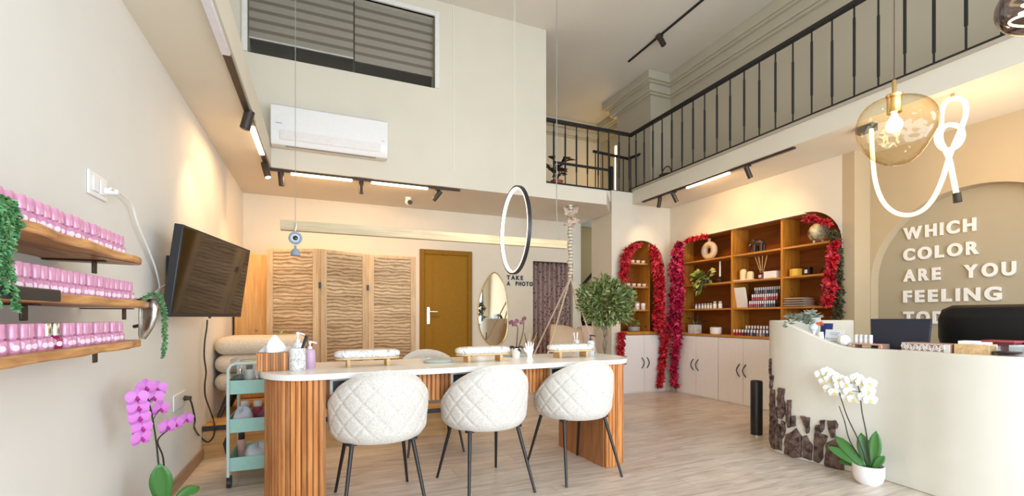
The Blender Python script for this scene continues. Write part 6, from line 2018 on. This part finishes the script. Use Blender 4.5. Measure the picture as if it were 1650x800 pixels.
# white round shell ornament
q = onX(1360, 553, 3.53)
t = thing('round_ornament', 'white round faceted ball ornament at the foot of the desk wave', 'ornament', (3.575, onX(1360, 553, 3.575).y, WZ))
obj('ball', MB().sph((0, 0, 0.052), 0.043, 0.043, 0.043, 10, 7), WHITEG, t, smooth=False)
obj('ornament_base', MB().lathe([(0.03, 0), (0.032, 0.008), (0.022, 0.014)], n=18), CLEAR, t)
# cards
def card(name, label, u0, u1, v0, v1, X, m, lines=None, tilt=8):
    a, b = onX(u0, v0, X), onX(u1, v0, X); cy = (a.y + b.y) / 2; hw = (a.y - b.y) / 2
    zt_c = a.z
    t = thing(name, label, 'card', (X, cy, WZ))
    Mt = Matrix.Rotation(R(tilt), 4, 'Y'); H_ = zt_c - WZ
    obj('card_sheet', MB().slab([(-hw, 0.001), (hw, 0.001), (hw, H_), (-hw, H_)], [], lambda u, v, w_: Mt @ Vector((w_, u, v)), 0.0, 0.004), m, t, smooth=False)
    obj('card_stand', MB().box(0.001, 0.07, -hw * 0.7, hw * 0.7, 0.0, 0.005), CLEAR, t)
    if lines:
        lm = MB()
        for (ya2, yb2, z0, z1) in lines:
            lm.slab([(hw * ya2, H_ * z0), (hw * yb2, H_ * z0), (hw * yb2, H_ * z1), (hw * ya2, H_ * z1)], [], lambda u, v, w_: Mt @ Vector((w_, u, v)), -0.0012, -0.0002)
        obj('card_print', lm, plain('grey_card_print', (0.36, 0.44, 0.55), 0.6) if 'grey_card_print' not in MATS else MATS['grey_card_print'], t, smooth=False)
    return t
card('information_card', 'white printed information card on a stand in the desk dip', 1328, 1358, 531, 556, 3.62, CARDW, [(0.55, -0.55, 0.78, 0.82), (0.4, -0.4, 0.68, 0.72), (0.7, -0.7, 0.45, 0.48), (0.85, 0.65, 0.43, 0.50), (0.4, -0.4, 0.28, 0.32)])
card('picture_card', 'small blue picture card behind the white information card', 1319, 1339, 521, 540, 3.80, BLUECARD, None)
card('white_card', 'plain white card behind the eucalyptus sprig on the desk', 1276, 1318, 508, 540, 3.72, CARDW, None)
t = thing('orange_flower', 'small orange artificial flower in a white holder beside the blue card', 'flower', (3.60, onX(1322, 530, 3.60).y, WZ))
fm = MB(); q = random.Random(4)
for i in range(16):
    d = rv(q); d.z = abs(d.z); fm.leaf((0, 0, 0.165), d, rv(q), 0.034, 0.026, 0.2)
obj('flower_head', fm, ORANGE, t)
obj('flower_stem', MB().cyl((0, 0, 0.10), (0, 0, 0.166), 0.003, n=6), GREENSTEM, t)
obj('holder', MB().lathe([(0.022, 0), (0.026, 0.05), (0.02, 0.11), (0.015, 0.11), (0.002, 0.05)], n=16), WHITEG, t)
t = thing('glass_ball', 'small clear blue-white glass ball under the eucalyptus sprig', 'ornament', (3.57, onX(1311, 528, 3.57).y, WZ))
obj('ball', MB().sph((0, 0, 0.145), 0.032), plain('pearl_glass', (0.66, 0.76, 0.82), 0.1, coat=0.5), t)
obj('ball_stand', MB().lathe([(0.03, 0), (0.012, 0.02), (0.010, 0.10), (0.02, 0.118)], n=16), WHITEG, t)
# eucalyptus sprig over the high end
pe = onX(1285, 520, 3.50)
t = thing('eucalyptus_sprig', 'grey-green eucalyptus sprig lying over the high end of the desk', 'sprig', (3.47, pe.y, 1.065))
m = MB(); s = MB(); q = random.Random(6)
for k, (u0, v0, u1, v1) in enumerate(((1290, 524, 1262, 530), (1290, 524, 1310, 504), (1288, 523, 1300, 510), (1292, 524, 1318, 512), (1284, 522, 1272, 512), (1292, 526, 1306, 524))):
    a = onX(u0, v0, 3.46) - Vector((3.47, pe.y, 1.065)); b = onX(u1, v1, 3.42 + 0.02 * k) - Vector((3.47, pe.y, 1.065))
    a.z = max(a.z, 0.012); mid = a.lerp(b, 0.5) + Vector((0, 0, 0.02))
    pp = smooth_path([a, mid, b], 7); s.tube(pp, 0.0018, 5)
    for i, p in enumerate(pp[1:]):
        for sg in (-1, 1):
            d = Vector((-0.3, sg * 0.8, 0.35)) + rv(q) * 0.5
            m.leaf(p, d, Vector((-1, 0, 0.3)) + rv(q) * 0.4, q.uniform(0.035, 0.06), q.uniform(0.013, 0.02), 0.15, 0.2)
obj('stems', s, GREENSTEM, t); obj('leaves', m, LEAFEUC, t)
# carved box, bamboo box, dish
a, b = onX(1451, 560, 3.47), onX(1533, 562, 3.36)
def rimbox(name, label, u0, u1, vt, X0, X1, depth, m, cat='box'):
    pa, pb = onX(u0, vt, X0), onX(u1, vt, X1)
    d = (pb - pa); d.z = 0; L = d.length; d.normalize(); ang = math.atan2(d.y, d.x)
    t = thing(name, label, cat, (pa.x, pa.y, WZ), ang)
    return t, L
t, L = rimbox('carved_box', 'brown box with white carved scroll pattern on the desk front', 1452, 1531, 558, 3.60, 3.56, 0.12, None)
obj('box_body', MB().box(0, L, 0.0, 0.13, 0, 0.058), plain('brown_pink_wood', (0.40, 0.22, 0.16), 0.5), t, bevel=0.003)
sw_ = MB()
q = random.Random(12)
for i in range(13):
    cx2 = L * 0.05 + i * L * 0.066; r0 = 0.016 if i % 2 == 0 else 0.012
    sw_.tube([(cx2 + r0 * (1 - k / 16) * math.cos((k * 0.8 + i) * (1 if i % 2 else -1)), -0.0005, (0.033 if i % 2 == 0 else 0.020) + r0 * 1.1 * (1 - k / 16) * math.sin(k * 0.8 + i)) for k in range(13)], 0.0032, 6)
sw_.box(0.004, L * 0.86, -0.001, 0.0005, 0.003, 0.007); sw_.box(0.004, L * 0.86, -0.001, 0.0005, 0.051, 0.055)
sw_.box(L * 0.88, L * 0.995, -0.001, 0.0005, 0.003, 0.055)
obj('carved_scrolls', sw_, WHITE, t)
t, L = rimbox('bamboo_box', 'pale bamboo box on the desk beside the carved box', 1537, 1594, 560, 3.565, 3.585, 0.12, None)
bo = MB()
bo.slab([(0, 0), (L, 0), (L, 0.15), (0, 0.15)], [[(0.008, 0.008), (0.008, 0.142), (L - 0.008, 0.142), (L - 0.008, 0.008)]], UP, 0.0, 0.062)
bo.box(0.008, L - 0.008, 0.008, 0.142, 0, 0.008)
obj('box_body', bo, BAMBOO, t, bevel=0.002)
bw2 = t
for i, (x, lb) in enumerate(((0.05, 'white cardboard carton standing in the bamboo box, left one'), (L - 0.055, 'white cardboard carton standing in the bamboo box, right one'))):
    c, s_ = math.cos(bw2.rotation_euler.z), math.sin(bw2.rotation_euler.z)
    lx, ly = x, 0.075
    t2 = thing('white_carton', lb, 'box', (bw2.location.x + c * lx - s_ * ly, bw2.location.y + s_ * lx + c * ly, WZ + 0.0085), bw2.rotation_euler.z)
    obj('carton', MB().box(-0.038, 0.038, -0.055, 0.055, 0, 0.072 if i == 0 else 0.066), CARDW, t2, bevel=0.002)
    obj('carton_label', MB().box(0.005, 0.025, -0.0562, -0.0551, 0.03, 0.05), WHITEG, t2)
pb_ = onX(1624, 570, 3.65)
t = thing('glass_bowl', 'clear glass bowl with dark red contents at the right end of the desk', 'bowl', (3.65, pb_.y, WZ))
obj('bowl_glass', MB().lathe([(0.035, 0), (0.06, 0.012), (0.073, 0.05), (0.075, 0.056), (0.071, 0.056), (0.056, 0.014), (0.002, 0.006)], n=28), CLEAR, t)
obj('contents', MB().lathe([(0.03, 0.0075), (0.054, 0.018), (0.058, 0.026), (0.002, 0.029)], n=24), plain('dark_plum_stones', (0.05, 0.008, 0.02), 0.3, var=0.5, scale=80), t)
t = thing('lidded_box', 'dark box with dusty pink lid behind the glass bowl on the desk', 'box', (3.80, onX(1615, 560, 3.80).y, WZ))
obj('box_body', MB().box(-0.05, 0.05, -0.07, 0.07, 0.0, 0.072), plain('plum_box', (0.12, 0.02, 0.04), 0.4), t, bevel=0.003)
obj('box_lid', MB().box(-0.055, 0.055, -0.075, 0.075, 0.0725, 0.085), REDDISH, t, bevel=0.003)
t = thing('paper_stack', 'white and pale blue papers behind the glass bowl at the desk right end', 'papers', (3.80, onX(1645, 560, 3.80).y - 0.02, WZ))
obj('papers', MB().box(-0.06, 0.06, -0.06, 0.05, 0, 0.06), CARDW, t, bevel=0.002)

# ================================================================== SLIM BIN, ORCHIDS
bz = onZ(1226, 704, 0)
t = thing('slim_bin', 'black slim cylindrical bin standing between the cupboards and the desk', 'bin', (bz.x, bz.y + 0.045, 0))
obj('bin_body', MB().lathe([(0.052, 0.012), (0.052, 0.50), (0.048, 0.51), (0.040, 0.51), (0.040, 0.4), (0.002, 0.4)], n=28), plain('black_satin_metal', (0.012, 0.012, 0.014), 0.3), t)
obj('base_ring', MB().lathe([(0.056, 0), (0.056, 0.012), (0.05, 0.014)], n=28), CHROME, t)
# white orchid before the desk
op_ = Vector((3.345, 1.885, 0))
def OX(u, v, X=3.31):
    return onX(u, v, X) - op_
f_ = (-0.85, -0.45, 0.05)
fl1 = [OX(1325, 604), OX(1335, 600), OX(1345, 606), OX(1331, 616), OX(1338, 627), OX(1347, 633), OX(1354, 611), OX(1357, 622), OX(1340, 612)]
fl2 = [OX(1366, 620), OX(1374, 613), OX(1383, 610), OX(1392, 617), OX(1404, 618), OX(1402, 631), OX(1405, 645), OX(1372, 632), OX(1378, 644), OX(1396, 640), OX(1368, 642)]
stm = [([(0, 0, 0.10), OX(1384, 712), OX(1366, 674), OX(1356, 645), OX(1346, 614), OX(1332, 600)], [(p + Vector((-0.015, 0, 0)), (-0.85 + rnd.uniform(-.3, .3), -0.45 + rnd.uniform(-.3, .3), rnd.uniform(-.3, .2))) for p in fl1]),
       ([(0.0, 0.01, 0.10), OX(1370, 712), OX(1361, 680), OX(1352, 655)], []),
       ([(0.01, -0.01, 0.10), OX(1396, 700), OX(1389, 665), OX(1385, 632), OX(1378, 612)], [(p + Vector((-0.015, 0, 0)), (-0.85 + rnd.uniform(-.3, .3), -0.45 + rnd.uniform(-.3, .3), rnd.uniform(-.3, .2))) for p in fl2])]
lv = [((-0.02, 0.01, 0.10), (-0.1, 0.75, 0.85), 0.27, 0.072, 0.10), ((-0.03, 0.02, 0.10), (-0.25, 0.8, 0.55), 0.24, 0.06, 0.12), ((0.0, 0.0, 0.10), (0.1, 0.25, 1), 0.24, 0.085, 0.05),
      ((0.01, -0.02, 0.10), (0.05, -0.05, 1), 0.27, 0.08, 0.06), ((0.0, -0.03, 0.10), (0.2, -0.3, 0.8), 0.14, 0.05, 0.2), ((-0.02, 0.03, 0.1), (-0.1, 0.8, 0.25), 0.15, 0.05, 0.3)]
orchid('potted_orchid', 'tall white orchid in a white pot on the floor before the reception desk', op_, [(0.058, 0), (0.078, 0.02), (0.088, 0.06), (0.089, 0.125), (0.083, 0.125), (0.078, 0.10)], WHITEG, stm, PETALW, LIPY, lv, 0.078, STEM)
# magenta orchid at the left wall
oq = Vector((-0.66, 2.55, 0))
def PX(u, v, X=-0.71):
    return onX(u, v, X) - oq
fp1 = [(231, 625), (250, 627), (217, 641), (244, 641), (219, 657), (255, 659), (221, 673), (225, 690), (224, 706)]
fp2 = [(297, 676), (279, 683), (266, 688)]
f2_ = (0.35, -0.9, 0.1)
def fd():
    return (0.55 + rnd.uniform(-.2, .2), -0.75 + rnd.uniform(-.2, .2), rnd.uniform(-.15, .15))
stp = [([(0.0, 0, 0.24), PX(257, 760), PX(252, 715), PX(245, 670), PX(239, 645), PX(234, 628)], [(PX(u, v) + Vector((0.012, -0.012, 0)), fd()) for u, v in fp1]),
       ([(0.01, 0, 0.24), PX(265, 760), PX(262, 735), PX(254, 712), PX(266, 697), PX(285, 684), PX(302, 676)], [(PX(u, v) + Vector((0.012, -0.012, 0)), fd()) for u, v in fp2])]
lvp = [((-0.01, 0, 0.24), (-0.05, -0.10, 1), 0.21, 0.095, 0.05), ((-0.02, 0, 0.25), (-0.1, -0.9, 0.55), 0.30, 0.05, 0.40), ((0.03, 0.02, 0.24), (0.6, 0.5, 0.55), 0.13, 0.06, 0.3)]
orchid('potted_orchid', 'magenta orchid standing on the floor against the left wall', oq, [(0.05, 0), (0.065, 0.02), (0.072, 0.22), (0.074, 0.24), (0.068, 0.24), (0.062, 0.20)], WHITEG, stp, PETALP, LIPP, lvp, 0.080, STEM)
